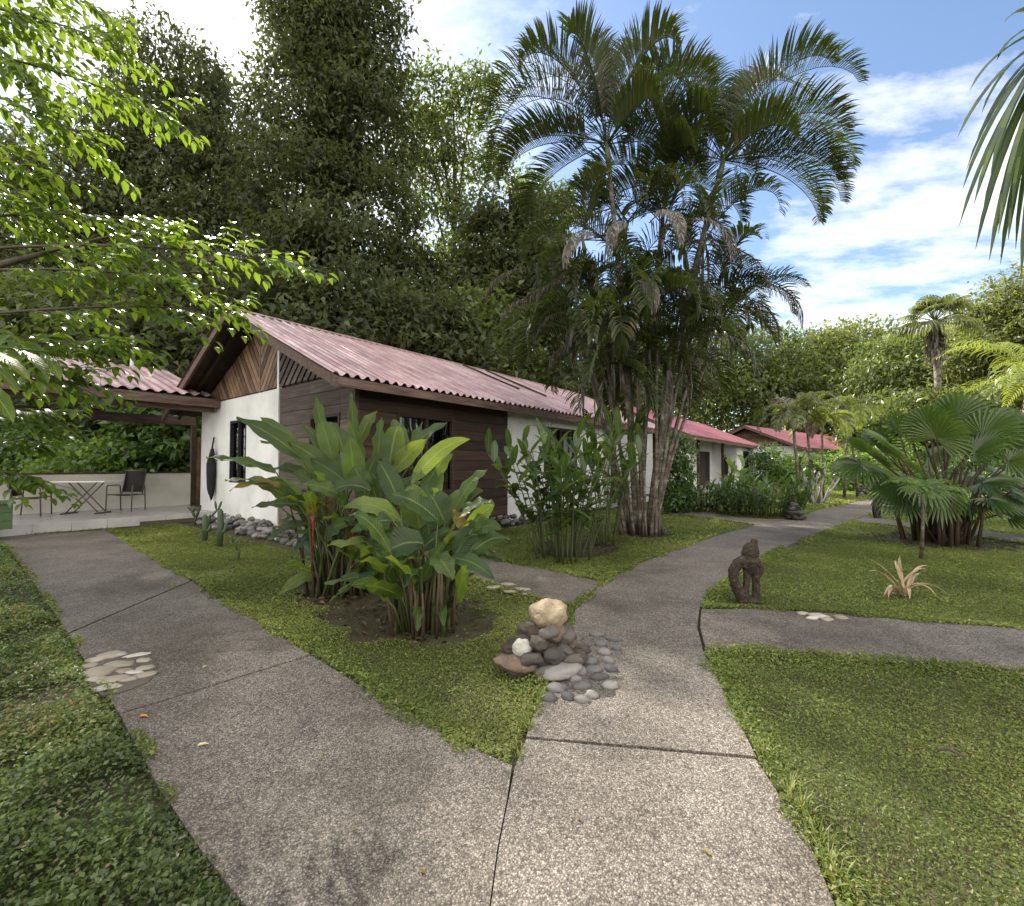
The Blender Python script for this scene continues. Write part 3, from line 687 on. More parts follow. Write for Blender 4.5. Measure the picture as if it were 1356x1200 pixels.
# chairs / table on the terrace
def make_chair(name, label, loc, rz, group):
    t = thing(name, label, 'chair', loc, rz, group)
    fr = MB(); r = .014
    for sx in (-.29, .29):
        fr.tube([(sx,.27,0),(sx,.25,.62),(sx,.22,.65),(sx,-.16,.65),(sx,-.22,.62),(sx,-.26,0)], r, 8)
    for sx in (-.24, .24):
        fr.tube([(sx,.28,.42),(sx,-.18,.40),(sx,-.22,.44),(sx,-.36,1.02)], r, 8)
    fr.tube([(-.29,.25,.42),(.29,.25,.42)], r); fr.tube([(-.29,-.2,.40),(.29,-.2,.40)], r); fr.tube([(-.24,-.36,1.02),(.24,-.36,1.02)], r)
    fr.build('frame', M['dark_metal'], t, True)
    for nm, a, b in (('seat', (.27,.425), (-.18,.405)), ('backrest', (-.225,.46), (-.355,1.0))):
        mb = MB(); n = 8; vs = []
        for k in range(n+1):
            f_ = k/n; y = a[0]+(b[0]-a[0])*f_; z = a[1]+(b[1]-a[1])*f_; sag = .03*math.sin(math.pi*f_)
            for x in (-.235, 0, .235):
                dz = sag*(1 if x == 0 else .5)
                vs.append((x, y-(dz if nm == 'backrest' else 0), z-(dz if nm == 'seat' else 0)))
                vs.append((x, y-(dz+.012 if nm == 'backrest' else 0), z-(dz+.012 if nm == 'seat' else 0)))
        fs = []
        for k in range(n):
            for c in (0, 1):
                o = k*6+c*2; fs += [(o, o+2, o+8, o+6), (o+1, o+7, o+9, o+3)]
            fs += [(k*6, k*6+6, k*6+7, k*6+1), (k*6+4, k*6+5, k*6+11, k*6+10)]
        mb.add(vs, fs); mb.build(nm, M['sling'], t, True)
    return t
FZ = .2
c1 = make_chair('terrace_chair', 'dark sling armchair facing the camera, right of the terrace table', G(167,676,FZ), R(188), 'sling chairs on the terrace')
c2 = copy_tree(c1); c2.location = G(40,683,FZ); c2.rotation_euler = (0,0,R(-62)); c2['label'] = 'dark sling armchair turned sideways, left of the terrace table'
tb = thing('folding_table', 'pale topped folding table with crossed dark legs on the terrace', 'table', G(114,680,FZ), R(8))
mb = MB(); mb.box((-.58,-.3,.752),(.58,.3,.79)); tt = mb.build('tabletop', M['table_top'], tb)
bv = tt.modifiers.new('bevel','BEVEL'); bv.width = .01; bv.segments = 2
for yy in (-.12, .12):
    for sg in (-1, 1):
        mb = MB(); mb.tube([(-.36*sg, yy+.012*sg, .02), (.30*sg, yy+.012*sg, .757)], .014); mb.build('leg', M['dark_metal'], tb, True)
for sx in (-.36, .36):
    mb = MB(); mb.tube([(sx,-.26,.016),(sx,.26,.016)], .016); mb.build('foot_bar', M['dark_metal'], tb, True)
p_ = H(-.10, 6.15, 1.32)
mb = MB(); mb.ball((0,0,-.15), (.10,.13,.62), 10, 10, bump=.35, seed=3); mb.tube([(0,0,.4),(.05,0,.75)], .02)
tag(mb.build('hanging_bag', M['black'], None, True, p_), 'long black bundle hanging on the white gable wall left of the navy window', 'bag').rotation_euler = (0,0,TH)
mb = MB(); pts = [(.19*math.cos(a),0,.19*math.sin(a)*.75) for a in [i*math.pi/10 for i in range(20)]]
vs = [(x,-.02,z) for x,_,z in pts]+[(x*1.0,.02,z) for x,_,z in pts]; mb.add(vs, [tuple(range(20)), tuple(range(39,19,-1))]+[(i,20+i,20+(i+1)%20,(i+1)%20) for i in range(20)])
mb.tube([(-.1,0,.13),(-.1,0,.42)], .004); mb.tube([(.1,0,.13),(.1,0,.42)], .004)
tag(mb.build('hanging_sign', M['green_disc'], None, False, P(139,529,9.6)), 'dull green oval board hanging under the terrace eave', 'sign')
mb = MB()
for k in range(3): mb.box((-.2,-.3,.01+k*.15), (.2,.3,.155+k*.15))
mb.box((-.23,-.33,.46),(.23,.33,.5))
tag(mb.build('planter_box', M['green_paint'], None, False, G(-16,702,FZ)+Vector((0,.1,0))), 'green painted slatted box at the left end of the terrace step', 'box').rotation_euler = (0,0,TH)
mb = MB(); q_ = P(172,600,15.5); mb.tube([(q_.x,q_.y,-.05),(q_.x,q_.y,5.75)], .06, 12); mb.ball((q_.x,q_.y,5.78),(.07,.07,.05))
tag(mb.build('metal_pole', M['grey_metal'], None, True), 'slim grey metal pole standing behind the terrace low wall', 'pole')

# ------------------------------------------------------------------ stones
def stone_mesh(i, mat, flat=.6):
    mb = MB(); r = np.random.default_rng(i)
    mb.ball((0,0,0), (1, r.uniform(.65,.9), flat*r.uniform(.8,1.1)), 16, 10, bump=.42, seed=i*3.1)
    return mb.mesh('stone', mat, True)
sm = [stone_mesh(i, M['stone']) for i in range(7)]
def stone(me, name, loc, sc, label=None, group=None, parent=None, tilt=.4):
    o = bpy.data.objects.new(name, me); COL.objects.link(o); o.location = loc
    o.scale = (sc,)*3 if not hasattr(sc, '__len__') else sc
    o.rotation_euler = (random.uniform(-tilt,tilt), random.uniform(-tilt,tilt), random.uniform(0,6.3))
    if label: tag(o, label, 'stone', group)
    if parent: o.parent = parent
    return o
n = 0
while n < 300:
    if n < 228:
        t = random.uniform(-.6, 5.6); wd = .55; q_ = random.random(); s = -.03-wd*q_; lay = int(random.random()*(2.9-2.2*q_))
    else:
        s = random.uniform(2.6, 7.6); t = -.05-.33*random.random(); lay = int(random.random()*2.4)
    r = random.uniform(.05, .10)
    stone(sm[n % 7], 'border_stone', H(s, t, -.03+.045+lay*.075+random.uniform(-.01,.02)), r, 'rounded grey river stone in the loose border along the bungalow wall', 'river stones along the bungalow wall'); n += 1
# cairn
cb = G(722, 880)
cs_k = 1.12; cairn = thing('stone_cairn', 'cairn of mixed boulders with large tan capstone beside the path fork', 'cairn', cb)
smx = [stone_mesh(20+i, M['stone_mix'], .75) for i in range(6)]
cs = [(-.17,-.06,.06,.15,.07),(-.02,-.05,.07,.11,.09),(.11,-.09,.06,.13,.075),(.2,.03,.06,.10,.08),(.05,.12,.08,.14,.11),(-.15,.1,.08,.14,.1),
      (-.13,-.01,.19,.085,.1),(-.01,-.06,.19,.10,.085),(.1,-.06,.18,.085,.07),(.16,.05,.19,.09,.08),(.03,.1,.2,.12,.1),(-.1,.1,.23,.09,.09),
      (-.06,.0,.3,.085,.08),(.05,-.03,.3,.10,.09),(.12,.04,.29,.08,.08),(.0,.08,.31,.1,.09),(-.24,-.02,.05,.09,.06),(-.2,.14,.12,.09,.07)]
cs += [(.0,-.18,.05,.09,.06),(-.1,-.16,.14,.075,.06),(.17,-.12,.12,.07,.06),(.05,-.14,.16,.085,.075),(.24,.1,.07,.09,.07),(-.24,.08,.1,.09,.07),(-.05,-.12,.26,.075,.07),(.14,-.02,.26,.08,.08),(-.1,.04,.3,.08,.07),(.02,-.1,.33,.075,.07),(.1,.1,.34,.08,.07)]
for i, (x, y, z, r, rz) in enumerate(cs):
    x, y, z, r, rz = x*1.1, y*1.1, z*1.05, r*1.1, rz*1.15
    stone(smx[i % 6], 'stone', (x, y, z), (r, r*.9, rz), parent=cairn, tilt=.25)
mb = MB(); mb.ball((0,0,0), (.145,.135,.125), 28, 18, bump=.26, seed=4)
M['tan'] = rough_mat('tan_capstone', [(.3,(.13,.10,.068)),(.5,(.24,.185,.125)),(.7,(.36,.29,.21))], scale=6, bump=.7, bscale=30, rough=.7)
o = mb.build('capstone', M['tan'], cairn, True); o.location = (.03,.02,.47); cairn.scale = (.92,.92,.72)
mb = MB(); mb.ball((0,0,0), (.075,.06,.085), 20, 12, bump=.2, seed=9)
M['white_stone'] = rough_mat('white_stone', [(.3,(.22,.21,.19)),(.7,(.42,.405,.37))], scale=7, bump=.6, rough=.7)
o = mb.build('white_stone', M['white_stone'], cairn, True); o.location = (-.17,-.09,.20)
M['rust_stone'] = rough_mat('rust_stone', [(.3,(.06,.042,.03)),(.55,(.125,.085,.058)),(.7,(.2,.15,.105))], scale=7, bump=.7, rough=.7)
mb = MB(); mb.ball((0,0,0), (.17,.11,.055), 14, 9, bump=.25, seed=12)
o = mb.build('rust_stone', M['rust_stone'], cairn, True); o.location = (-.2,-.14,.09); o.rotation_euler = (.1,.1,.2)
mb = MB(); mb.ball((0,0,0), (.16,.09,.06), 14, 9, bump=.3, seed=13)
o = mb.build('blue_stone', M['stone'], cairn, True); o.location = (.08,-.2,.05); o.rotation_euler = (0,-.15,.3)
# stones set in the path
def inlay(label, pts, zc=.004, mat='flag', pad=None, hmul=1.0):
    c = sum((G(p[0], p[1]) for p in pts), Vector())/len(pts)
    t = thing('stone_inlay', label, 'stone paving', c)
    if pad:
        mb = MB(); poly = [Vector(G(*p).to_2d())-c.to_2d() for p in pad]
        a = sum(poly[i].x*poly[(i+1)%len(poly)].y - poly[(i+1)%len(poly)].x*poly[i].y for i in range(len(poly)))
        if a < 0: poly = poly[::-1]
        mb.prism(poly, -.02, .004); mb.build('mortar_bed', M['cement'], t)
    for i, p in enumerate(pts):
        g_ = G(p[0], p[1])-c; wx = p[2]*.9/F*(G(p[0],p[1]).y); wy = wx*p[3]*1.15
        mb = MB(); mb.ball((0,0,0), (wx/2, wy/2, .016*hmul), 14, 6, bump=.35, seed=i*1.7+p[0])
        o = mb.build('stone', M[mat], t, True); o.location = (g_.x, g_.y, zc); o.rotation_euler = (0,0,p[4] if len(p) > 4 else random.uniform(-.3,.3))
    return t
inlay('round patch of pale flat stones set in the left path', [(147,868,38,.7,0),(183,868,34,.4,.5),(128,874,26,.7),(158,880,42,.5,0),(190,875,22,.6),(193,885,24,.7),(130,890,46,.8,.1),(165,889,26,.6),(178,891,26,.4),(193,894,30,.6,.4),(150,900,44,.5,.3),(128,900,36,.5),(142,911,40,.5,.3),(120,882,24,.6),(170,900,28,.5,.4),(158,868,20,.6)],
      pad=[(118,868),(150,860),(185,861),(207,873),(210,890),(195,905),(160,918),(135,922),(115,905),(108,885)], hmul=.55)
inlay('ragged fan of river stones set in the path below the cairn', [(766,846,18,.7),(790,842,22,.5),(813,848,22,.5,-.2),(795,854,20,.6),(773,860,20,.7),(752,853,14,.8),(800,865,22,.7),(778,876,30,.8,.1),(805,876,20,.7),(765,889,28,.8),(785,888,26,.7),(809,887,20,.8),(793,898,26,.5),(760,900,22,.6),(740,898,24,.7),(770,910,30,.6),(735,913,28,.6),(808,909,24,.6),(800,897,16,.6),(752,924,20,.8),(728,926,22,.7),(783,922,22,.5),(770,928,24,.5),(745,912,14,.7),(816,860,14,.7),(750,872,18,.8)],
      mat='stone', hmul=1.8)
inlay('few flat stones set in the branch path left of the cairn', [(655,778,26,.5),(672,774,24,.5),(690,781,26,.5),(676,784,22,.5),(697,787,20,.5)])
inlay('line of three pale stones on the edge of the right branch path', [(1063,813,18,.6),(1083,816,28,.6),(1076,819,22,.5),(1113,818,18,.8),(1095,821,20,.5)])
# dark cairns further on
def dark_cairn(label, loc, hgt):
    t = thing('stone_cairn', label, 'cairn', loc); me = [stone_mesh(40+i, M['stone_dark'], .7) for i in range(3)]
    k = hgt/.45
    for lv, (z, r0, n_) in enumerate(((.06,.15,6),(.17,.11,5),(.27,.07,4),(.36,.02,1))):
        for i in range(n_):
            a = 6.28*i/n_+lv
            stone(me[(i+lv) % 3], 'stone', (math.cos(a)*r0*k, math.sin(a)*r0*k, z*k), (.11*k, .1*k, .085*k), parent=t)
dark_cairn('dark stone cairn in front of the ginger clump by the second branch', G(1053,688), .46)
dark_cairn('far dark stone cairn at the lawn edge left of the path end', G(1141,655), .5)
# fallen leaves
def fallen(label, px, py, mat, r, sz=.05):
    g_ = G(px, py, .008); o = leaf_cloud('fallen_leaf', np.array([tuple(g_)]), np.array([(math.cos(r), math.sin(r), .03)]), np.array([(.1,.05,1.)]), sz, sz*.5, mat, tmpl=LEAF8)
    tag(o, label, 'leaf', 'leaves fallen on the path')
M['fall_o'] = leaf_mat('orange_fallen_leaf', [(0,(.5,.22,.02)),(1,(.6,.3,.04))], (.6,.3,.05), .1)
M['fall_y'] = leaf_mat('yellow_fallen_leaf', [(0,(.5,.45,.2)),(1,(.6,.55,.3))], (.6,.5,.2), .1)
fallen('orange fallen leaf on the left path below the stone patch', 182, 949, M['fall_o'], .2, .055)
fallen('pale yellow fallen leaf lying in the middle of the left path', 260, 988, M['fall_y'], .5, .055)
fallen('small whitish fallen leaf on the left path right of the stone patch', 268, 884, M['fall_y'], 1.2, .04)
fallen('small dark fallen leaf above the path joint', 824, 966, M['helico_dry'], .4, .03)
for (px_, py_) in ((120,790),(230,830),(330,900),(300,1060),(420,1000),(480,1100),(560,1010),(380,960),(210,760),(760,1090),(860,1040),(930,1130),(900,905),(840,800),(1010,850),(1180,850),(880,760),(560,1150),(150,735),(985,985)):
    fallen('small dry brown leaf fallen on the concrete path', px_+random.uniform(-15,15), py_+random.uniform(-8,8), M['helico_dry'], random.random()*6, random.uniform(.015,.032))
mb = MB(); a_, b_ = G(1241,993,.03), G(1280,1003,.03); mb.tube([a_, (a_+b_)/2+Vector((0,.02,.012)), b_], [.007,.008,.004], 6)
tag(mb.build('fallen_twig', M['bark'], None, True), 'short dark twig lying on the lower right lawn', 'twig')

for (px_, py_) in ((1085,1122),(1097,1152),(1068,1088),(1112,1182),(1012,1008),(1046,1056),(1060,1075),(700,968),(690,1008)):
    g_ = G(px_, py_, -.03); mb = MB()
    for k in range(26):
        a = random.random()*6.28; h_ = random.uniform(.04,.10); o_ = Vector((math.cos(a), math.sin(a), 0)); b0 = o_*random.uniform(0,.03)
        e_ = b0+o_*h_*random.uniform(.2,.9)+Vector((0,0,h_)); m_ = b0+Vector((0,0,h_*.8))
        q = [b0*(1-u)**2+m_*2*u*(1-u)+e_*u*u for u in (0,.3,.6,.85,1)]; sd_ = Vector((-o_.y, o_.x, 0)); w_ = random.uniform(.0015,.003)
        vs = [p+sd_*w_*sg*(1-.2*i*(i > 1)) for i, p in enumerate(q) for sg in (-1, 1)]; mb.add(vs, [(2*i, 2*i+1, 2*i+3, 2*i+2) for i in range(4)])
    tag(mb.build('grass_tuft', M['blade'], None, False, g_), 'small tuft of thin grass blades sprouting beside the concrete path', 'grass tuft', 'grass tufts sprouting beside the path')
# ------------------------------------------------------------------ statues
def statue(label, loc, sc, rz=0):
    mb = MB(); u = .00245
    def c(x, y, d=0): return Vector(((x-1140)*u, d*u, (293-y)*u))
    mb.tube([c(1172,36), c(1172,48), c(1168,62)], [.028,.034,.04], 10)
    mb.tube([c(1166,55), c(1158,75), c(1153,98), c(1152,112)], [.045,.078,.085,.06], 12)
    mb.tube([c(1150,105), c(1150,125), c(1152,150), c(1152,175)], [.075,.10,.08,.04], 12)
    mb.tube([c(1130,122), c(1100,138), c(1080,165,-5), c(1082,205,-5), c(1098,245), c(1112,275)], [.055,.055,.05,.048,.05,.05], 10)
    mb.tube([c(1138,130), c(1138,200), c(1132,250), c(1132,298)], [.036,.032,.034,.04], 10)
    mb.tube([c(1168,130), c(1176,200), c(1176,250), c(1174,298)], [.045,.036,.036,.042], 10)
    mb.tube([c(1165,125), c(1190,140), c(1192,165), c(1182,190)], [.04,.045,.04,.03], 10)
    mb.tube([c(1100,290), c(1170,290)], [.04,.045], 10)
    o = mb.build('carved_statue', M['fernroot'], None, True, loc); o.scale = (sc,)*3; o.rotation_euler = (0,0,rz)
    rm = o.modifiers.new('remesh','REMESH'); rm.mode = 'VOXEL'; rm.voxel_size = .011; rm.use_smooth_shade = True
    tx = bpy.data.textures.get('root_fibre') or bpy.data.textures.new('root_fibre','CLOUDS'); tx.noise_scale = .022
    dm = o.modifiers.new('rough','DISPLACE'); dm.texture = tx; dm.strength = .02; dm.mid_level = .5
    tag(o, label, 'statue')
statue('dark carved root figure with looped arm at the near bend of the path', G(990,797), .98)
statue('smaller looking dark carved figure on the lawn far along the path', G(1162,686), .9, .3)

# ------------------------------------------------------------------ vegetation builders
def banana_leaf(mb, base, tip, width, sag=.12, n=9, curl=.25, twist=0.0, fold=.35, rnd=None, wav=.02, face=None):
    base, tip = Vector(base), Vector(tip); L = (tip-base).length
    mid = (base+tip)/2+Vector((0,0,sag*L*1.6))
    ax = (tip-base).normalized(); side0 = ax.cross(Vector((0,0,1)))
    if side0.length < .2: side0 = Vector((1,0,0))
    if face is not None:
        f2 = ax.cross(Vector(face))
        if f2.length > .15: side0 = f2
    side0.normalize(); rn = random.random() if rnd is None else rnd; ph = random.random()*6
    vs = []; lcs = []
    for i in range(n+1):
        u = i/n; p = base*(1-u)**2+mid*2*u*(1-u)+tip*u*u
        t = ((mid-base)*(1-u)+(tip-mid)*u).normalized()
        side = (Matrix.Rotation(twist*(.4+.6*u), 3, t) @ side0); side = (side-t*side.dot(t)).normalized(); up = side.cross(t).normalized()
        w = width*.5*(max(0, math.sin(math.pi*min(1, u*.93+.07)**.8))**.75) if u < 1 else .003
        if i == 0: w = .012
        for v in (-1, -.5, 0, .5, 1):
            lcs.append((v, u*L, w))
            h = abs(v)*w*fold - (abs(v)**2)*w*curl
            wv = wav*abs(v)*math.sin(u*17+ph+(2 if v > 0 else 0))
            vs.append(p+side*(v*w)+up*(h+wv))
    fs = [(i*5+k, i*5+k+1, (i+1)*5+k+1, (i+1)*5+k) for i in range(n) for k in range(4)]
    mb.add(vs, fs, rn, lcs)
def strap(mb, pts, w, rnd=None, fold=.2):
    pts = [Vector(p) for p in pts]; n = len(pts); vs = []
    for i, p in enumerate(pts):
        t = (pts[min(i+1,n-1)]-pts[max(i-1,0)]).normalized(); s_ = t.cross(Vector((0,0,1)))
        if s_.length < .05: s_ = Vector((1,0,0))
        s_.normalize(); up = s_.cross(t); f_ = i/(n-1); ww_ = w*(.5+.5*math.sin(math.pi*min(1,f_*.8+.25)))*(1 if i < n-1 else .1)
        vs += [p-s_*ww_/2+up*fold*ww_, p, p+s_*ww_/2+up*fold*ww_]
    fs = []
    for i in range(n-1): fs += [(i*3,i*3+1,i*3+4,i*3+3),(i*3+1,i*3+2,i*3+5,i*3+4)]
    mb.add(vs, fs, rnd)
def frond(mb, base, az, el0, L, curl, pairs=38, ll=.55, vup=.45, w=.034, droop=.55, rr=.014, steps=14, bare=.16, spread=.75, fwd=.55, pw=1.35):
    base = Vector(base); pts = [base]; tans = []; p = base.copy(); yaw = random.uniform(-.15,.15)
    for i in range(steps):
        u = (i+.5)/steps; el = el0-curl*(u**pw); a = az+yaw*u
        t = Vector((math.cos(el)*math.sin(a), math.cos(el)*math.cos(a), math.sin(el))); tans.append(t)
        p = p+t*(L/steps); pts.append(p.copy())
    mb.tube(pts, [rr*(1-.8*i/steps) for i in range(steps+1)], 5, False, rnd=.55)
    for k in range(pairs):
        u = bare+(1-bare)*(k+.5)/pairs; x = u*steps; i = min(int(x), steps-1); q = pts[i].lerp(pts[i+1], x-i); t = tans[i]
        side = t.cross(Vector((0,0,1)))
        if side.length < .05: side = Vector((math.cos(az), -math.sin(az), 0))
        side.normalize(); nn = side.cross(t)
        v = (u-bare)/(1-bare); prof = (.55+.45*math.sin(math.pi*min(1, v*.75+.2))) * (1-.55*max(0, v-.6)/.4)
        for sg in (-1, 1):
            l = ll*prof*random.uniform(.88,1.1); f_ = fwd+.35*v
            d = (t*f_+side*sg*spread+nn*vup*random.uniform(.8,1.2)).normalized()
            p1 = q+d*l*.5; d2 = (d+Vector((0,0,-droop*random.uniform(.7,1.3)))).normalized(); p2 = p1+d2*l*.3
            d3 = (d2+Vector((0,0,-droop*1.1))).normalized(); p3 = p2+d3*l*.25
            wv = d.cross(nn); wv = (wv+nn*.6*sg*0).normalized()*w/2
            mb.add([q-wv*.4, q+wv*.4, p1-wv, p1+wv, p2-wv*.75, p2+wv*.75, p3], [(0,2,3,1),(2,4,5,3),(4,6,5)])
def fan_leaf(mb, hub, direction, up, rad, segs=22, spread=R(250), droop=.25, split=.5, rnd=None):
    hub = Vector(hub); d = Vector(direction).normalized(); u_ = Vector(up); s_ = d.cross(u_).normalized(); nn = s_.cross(d).normalized()
    rn = random.random() if rnd is None else rnd
    for k in range(segs):
        a = -spread/2+spread*(k+.5)/segs; h = spread/segs/2
        l = rad*(.82+.18*math.cos(a))*random.uniform(.94,1.05)
        def pt(ang, r, lift=0):
            q = hub+(d*math.cos(ang)+s_*math.sin(ang))*r+nn*(lift+.10*r)
            f_ = r/rad; q.z -= droop*rad*f_*f_*.9
            return q
        m1 = pt(a, l*split, -.02*rad); m2 = pt(a, l*.8, -.02*rad); tip = pt(a, l); tip.z -= droop*rad*.25*random.uniform(.3,1.6)
        e0, e1 = pt(a-h, l*split, .012*rad), pt(a+h, l*split, .012*rad); f0, f1 = pt(a-h*.62, l*.8), pt(a+h*.62, l*.8)
        mb.add([hub, e0, m1, e1, f0, m2, f1, tip], [(0,1,2),(0,2,3),(1,4,5,2),(2,5,6,3),(4,7,5),(5,7,6)], min(1, max(0, rn+random.uniform(-.15,.15))))

# ---- the tall clump of areca palms
cb = G(850, 706)
clump = thing('palm_clump', 'tall clump of feathery palms with many slender grey trunks and hanging dead fronds', 'palm', cb)
def loc_(px, py, Y): return P(px, py, Y)-cb
YB = cb.y
stems = [  # base dx, dy, top px, top py, top depth offset, radius
 (-.10,.0,806,218,.1,.06),(.12,.05,951,238,.2,.062),(.02,.1,880,268,.9,.055),(-.22,.1,782,480,-.1,.05),(-.3,-.05,768,450,.3,.045),(-.05,-.15,815,450,-.5,.048),(.05,.15,860,420,.5,.05),
 (.2,-.1,905,470,-.3,.05),(.15,.2,918,440,.5,.055),(0,-.2,845,500,-.6,.04),(.25,.05,940,420,.1,.05),(-.15,.25,795,430,.7,.045),(.1,-.2,885,490,-.5,.04),
 (-.28,.15,758,420,.5,.04),(.3,.2,955,440,.8,.045),(-.05,.2,828,315,.5,.045),(.2,.0,905,380,.3,.04),(.0,.1,878,318,.5,.045),(-.2,.05,775,335,.3,.04),(.2,.1,930,335,.4,.04),(-.2,.1,790,390,.4,.04),(.02,.05,838,390,.0,.05),(-.18,-.15,800,500,-.5,.036),(.18,-.18,870,420,-.6,.04)]
tops = []
for i, (dx, dy, tx, ty, dz, r) in enumerate(stems):
    b = Vector((dx*1.15, dy*1.15, -.05)); tp_ = loc_(tx, ty, YB+dz)
    c1_ = b.lerp(tp_, .45)+Vector(((b.x-tp_.x)*.22, 0, .0)); pts = []
    for k in range(11):
        u = k/10; pts.append(b*(1-u)**2+c1_*2*u*(1-u)+tp_*u*u)
    mb = MB(); mb.tube(pts, [r*(.82 if i > 2 else 1)*(1.35 if k == 0 else 1.0)*(1-.25*k/10) for k in range(11)], 10)
    mb.build('trunk', M['palm_trunk'], clump, True)
    d_ = (pts[-1]-pts[-2]).normalized(); sh = .55 if i < 3 else .35
    mb = MB(); mb.tube([tp_, tp_+d_*sh*.3, tp_+d_*sh], [r*.85, r*1.05, r*.5], 10); mb.build('crownshaft', M['green_stalk'], clump, True)
    tops.append((tp_+d_*sh*.8, d_))
def add_frond(top, az, el, L, curl, mat='palm', name='frond', **kw):
    mb = MB(); frond(mb, top, az, el, L, curl, **kw); mb.build(name, M[mat], clump)
# the tall crowns (az measured from +Y toward +X): fronds rise steeply, then arch right over
TALL = dict(ll=.66, pairs=66, vup=1.0, w=.03, spread=.42, fwd=.35, droop=.35, pw=1.9)
for az, el, L, cu in ((-125,55,2.7,2.5),(-70,62,3.3,2.6),(90,45,2.6,2.4),(130,35,2.4,2.2),(-88,70,3.3,3.0),(-95,48,3.1,2.7),(-80,28,2.9,2.4),(-100,8,2.5,1.9),(-55,80,3.2,2.2),(-15,84,3.6,1.1),(55,80,3.5,1.2),(85,60,2.8,2.6),(100,30,2.3,2.0),(-150,60,2.4,2.4),(160,50,2.3,2.2)):
    add_frond(tops[0][0], R(az), R(el), L*1.12, cu, **TALL)
for az, el, L, cu in ((120,62,2.8,2.4),(-120,60,2.8,2.3),(40,50,2.6,2.3),(70,78,3.4,2.0),(62,68,4.0,1.5),(82,52,3.2,2.7),(95,34,2.9,2.5),(80,14,2.8,2.0),(105,-2,2.4,1.5),(-35,83,3.4,1.2),(-75,66,3.0,2.4),(-92,40,2.4,2.3),(-95,10,2.0,1.6),(150,55,2.4,2.3),(130,25,2.2,1.9)):
    add_frond(tops[1][0], R(az), R(el), L*1.12, cu, **TALL)
for az, el, L, cu in ((-70,74,2.6,2.2),(70,72,2.6,2.2),(-100,30,2.0,2.0),(100,30,2.0,2.0),(10,85,2.8,1.2),(170,50,1.9,2.2)):
    add_frond(tops[2][0], R(az), R(el), L*1.12, cu, **TALL)
for k, az, el, L in ((0,-95,2,2.6),(0,-70,-12,2.3),(0,100,0,2.2),(0,160,5,2.2),(1,85,-5,2.6),(1,110,5,2.4),(1,-90,-10,2.2),(1,170,0,2.2),(2,-100,-5,2.0),(2,95,-5,2.0),(2,180,10,2.0)):
    add_frond(tops[k][0], R(az), R(el), L, 1.35, **TALL)
for i, (tp_, d_) in enumerate(tops[3:]):
    n_ = random.choice((5,5,6)); a0 = random.random()*360
    lean = math.degrees(math.atan2(d_.x, d_.y+.01))
    for k in range(n_):
        az = a0+k*360/n_+random.uniform(-25,25); el = random.uniform(-5, 68)
        add_frond(tp_, R(az), R(el), random.uniform(1.5,2.5), random.uniform(1.7,2.8), ll=.55, pairs=44, vup=.6, w=.032, spread=.5, fwd=.45, pw=1.6)
for (px, py, dd_, az, L) in ((822,322,-.4,-100,1.3),(905,322,-.3,80,1.5),(832,330,-.5,-150,1.4),(915,345,.2,110,1.3),(770,390,0,-95,1.1),(745,400,.2,-80,1.2),(930,430,0,95,1.0),(800,440,-.2,-120,1.0),(860,320,-.5,170,1.4),(770,480,0,-90,.8),(890,400,-.5,140,1.1),(980,420,.3,80,1.1),(715,420,.4,-90,1.0),(1000,400,.5,90,1.2),(812,300,-.5,-60,1.5),(890,330,-.6,150,1.5),(925,350,-.5,100,1.5),(935,470,-.3,120,1.0),(765,440,-.3,-110,1.1),(700,380,.3,-85,1.1),(845,400,-.7,180,1.2),(790,340,-.5,-140,1.3)):
    add_frond(loc_(px, py-25, YB+dd_), R(az), R(0), L*1.25, 1.65, 'palm_dry', 'dead_frond', ll=random.uniform(.3,.5), pairs=random.randint(20,34), vup=random.uniform(-.5,.1), w=.02, droop=random.uniform(1.3,2.6), spread=random.uniform(.25,.6))
for i, (tp_, d_) in enumerate(tops[3:]):
    mb = MB()
    for k in range(5):
        a = random.random()*6.28; p0 = tp_-d_*random.uniform(.1,.5); o_ = Vector((math.cos(a), math.sin(a), 0)); l = random.uniform(.5,1.3)
        strap(mb, [p0+o_*.04, p0+o_*.12+Vector((0,0,-.2*l)), p0+o_*.15+Vector((0,0,-.6*l)), p0+o_*.12+Vector((random.uniform(-.05,.05),0,-l))], random.uniform(.03,.07))
    mb.build('dead_sheath', M['palm_dry'], clump)
for _ in range(28):
    mb = MB(); a = random.random()*6.28; r_ = random.uniform(.15,.5); p0 = Vector((math.cos(a)*r_, math.sin(a)*r_, -.03))
    mb.tube([p0, p0+Vector((math.cos(a)*.03, math.sin(a)*.03, random.uniform(.1,.4)))], [.03,.015], 6)
    mb.build('root_stub', M['bark'], clump, True)

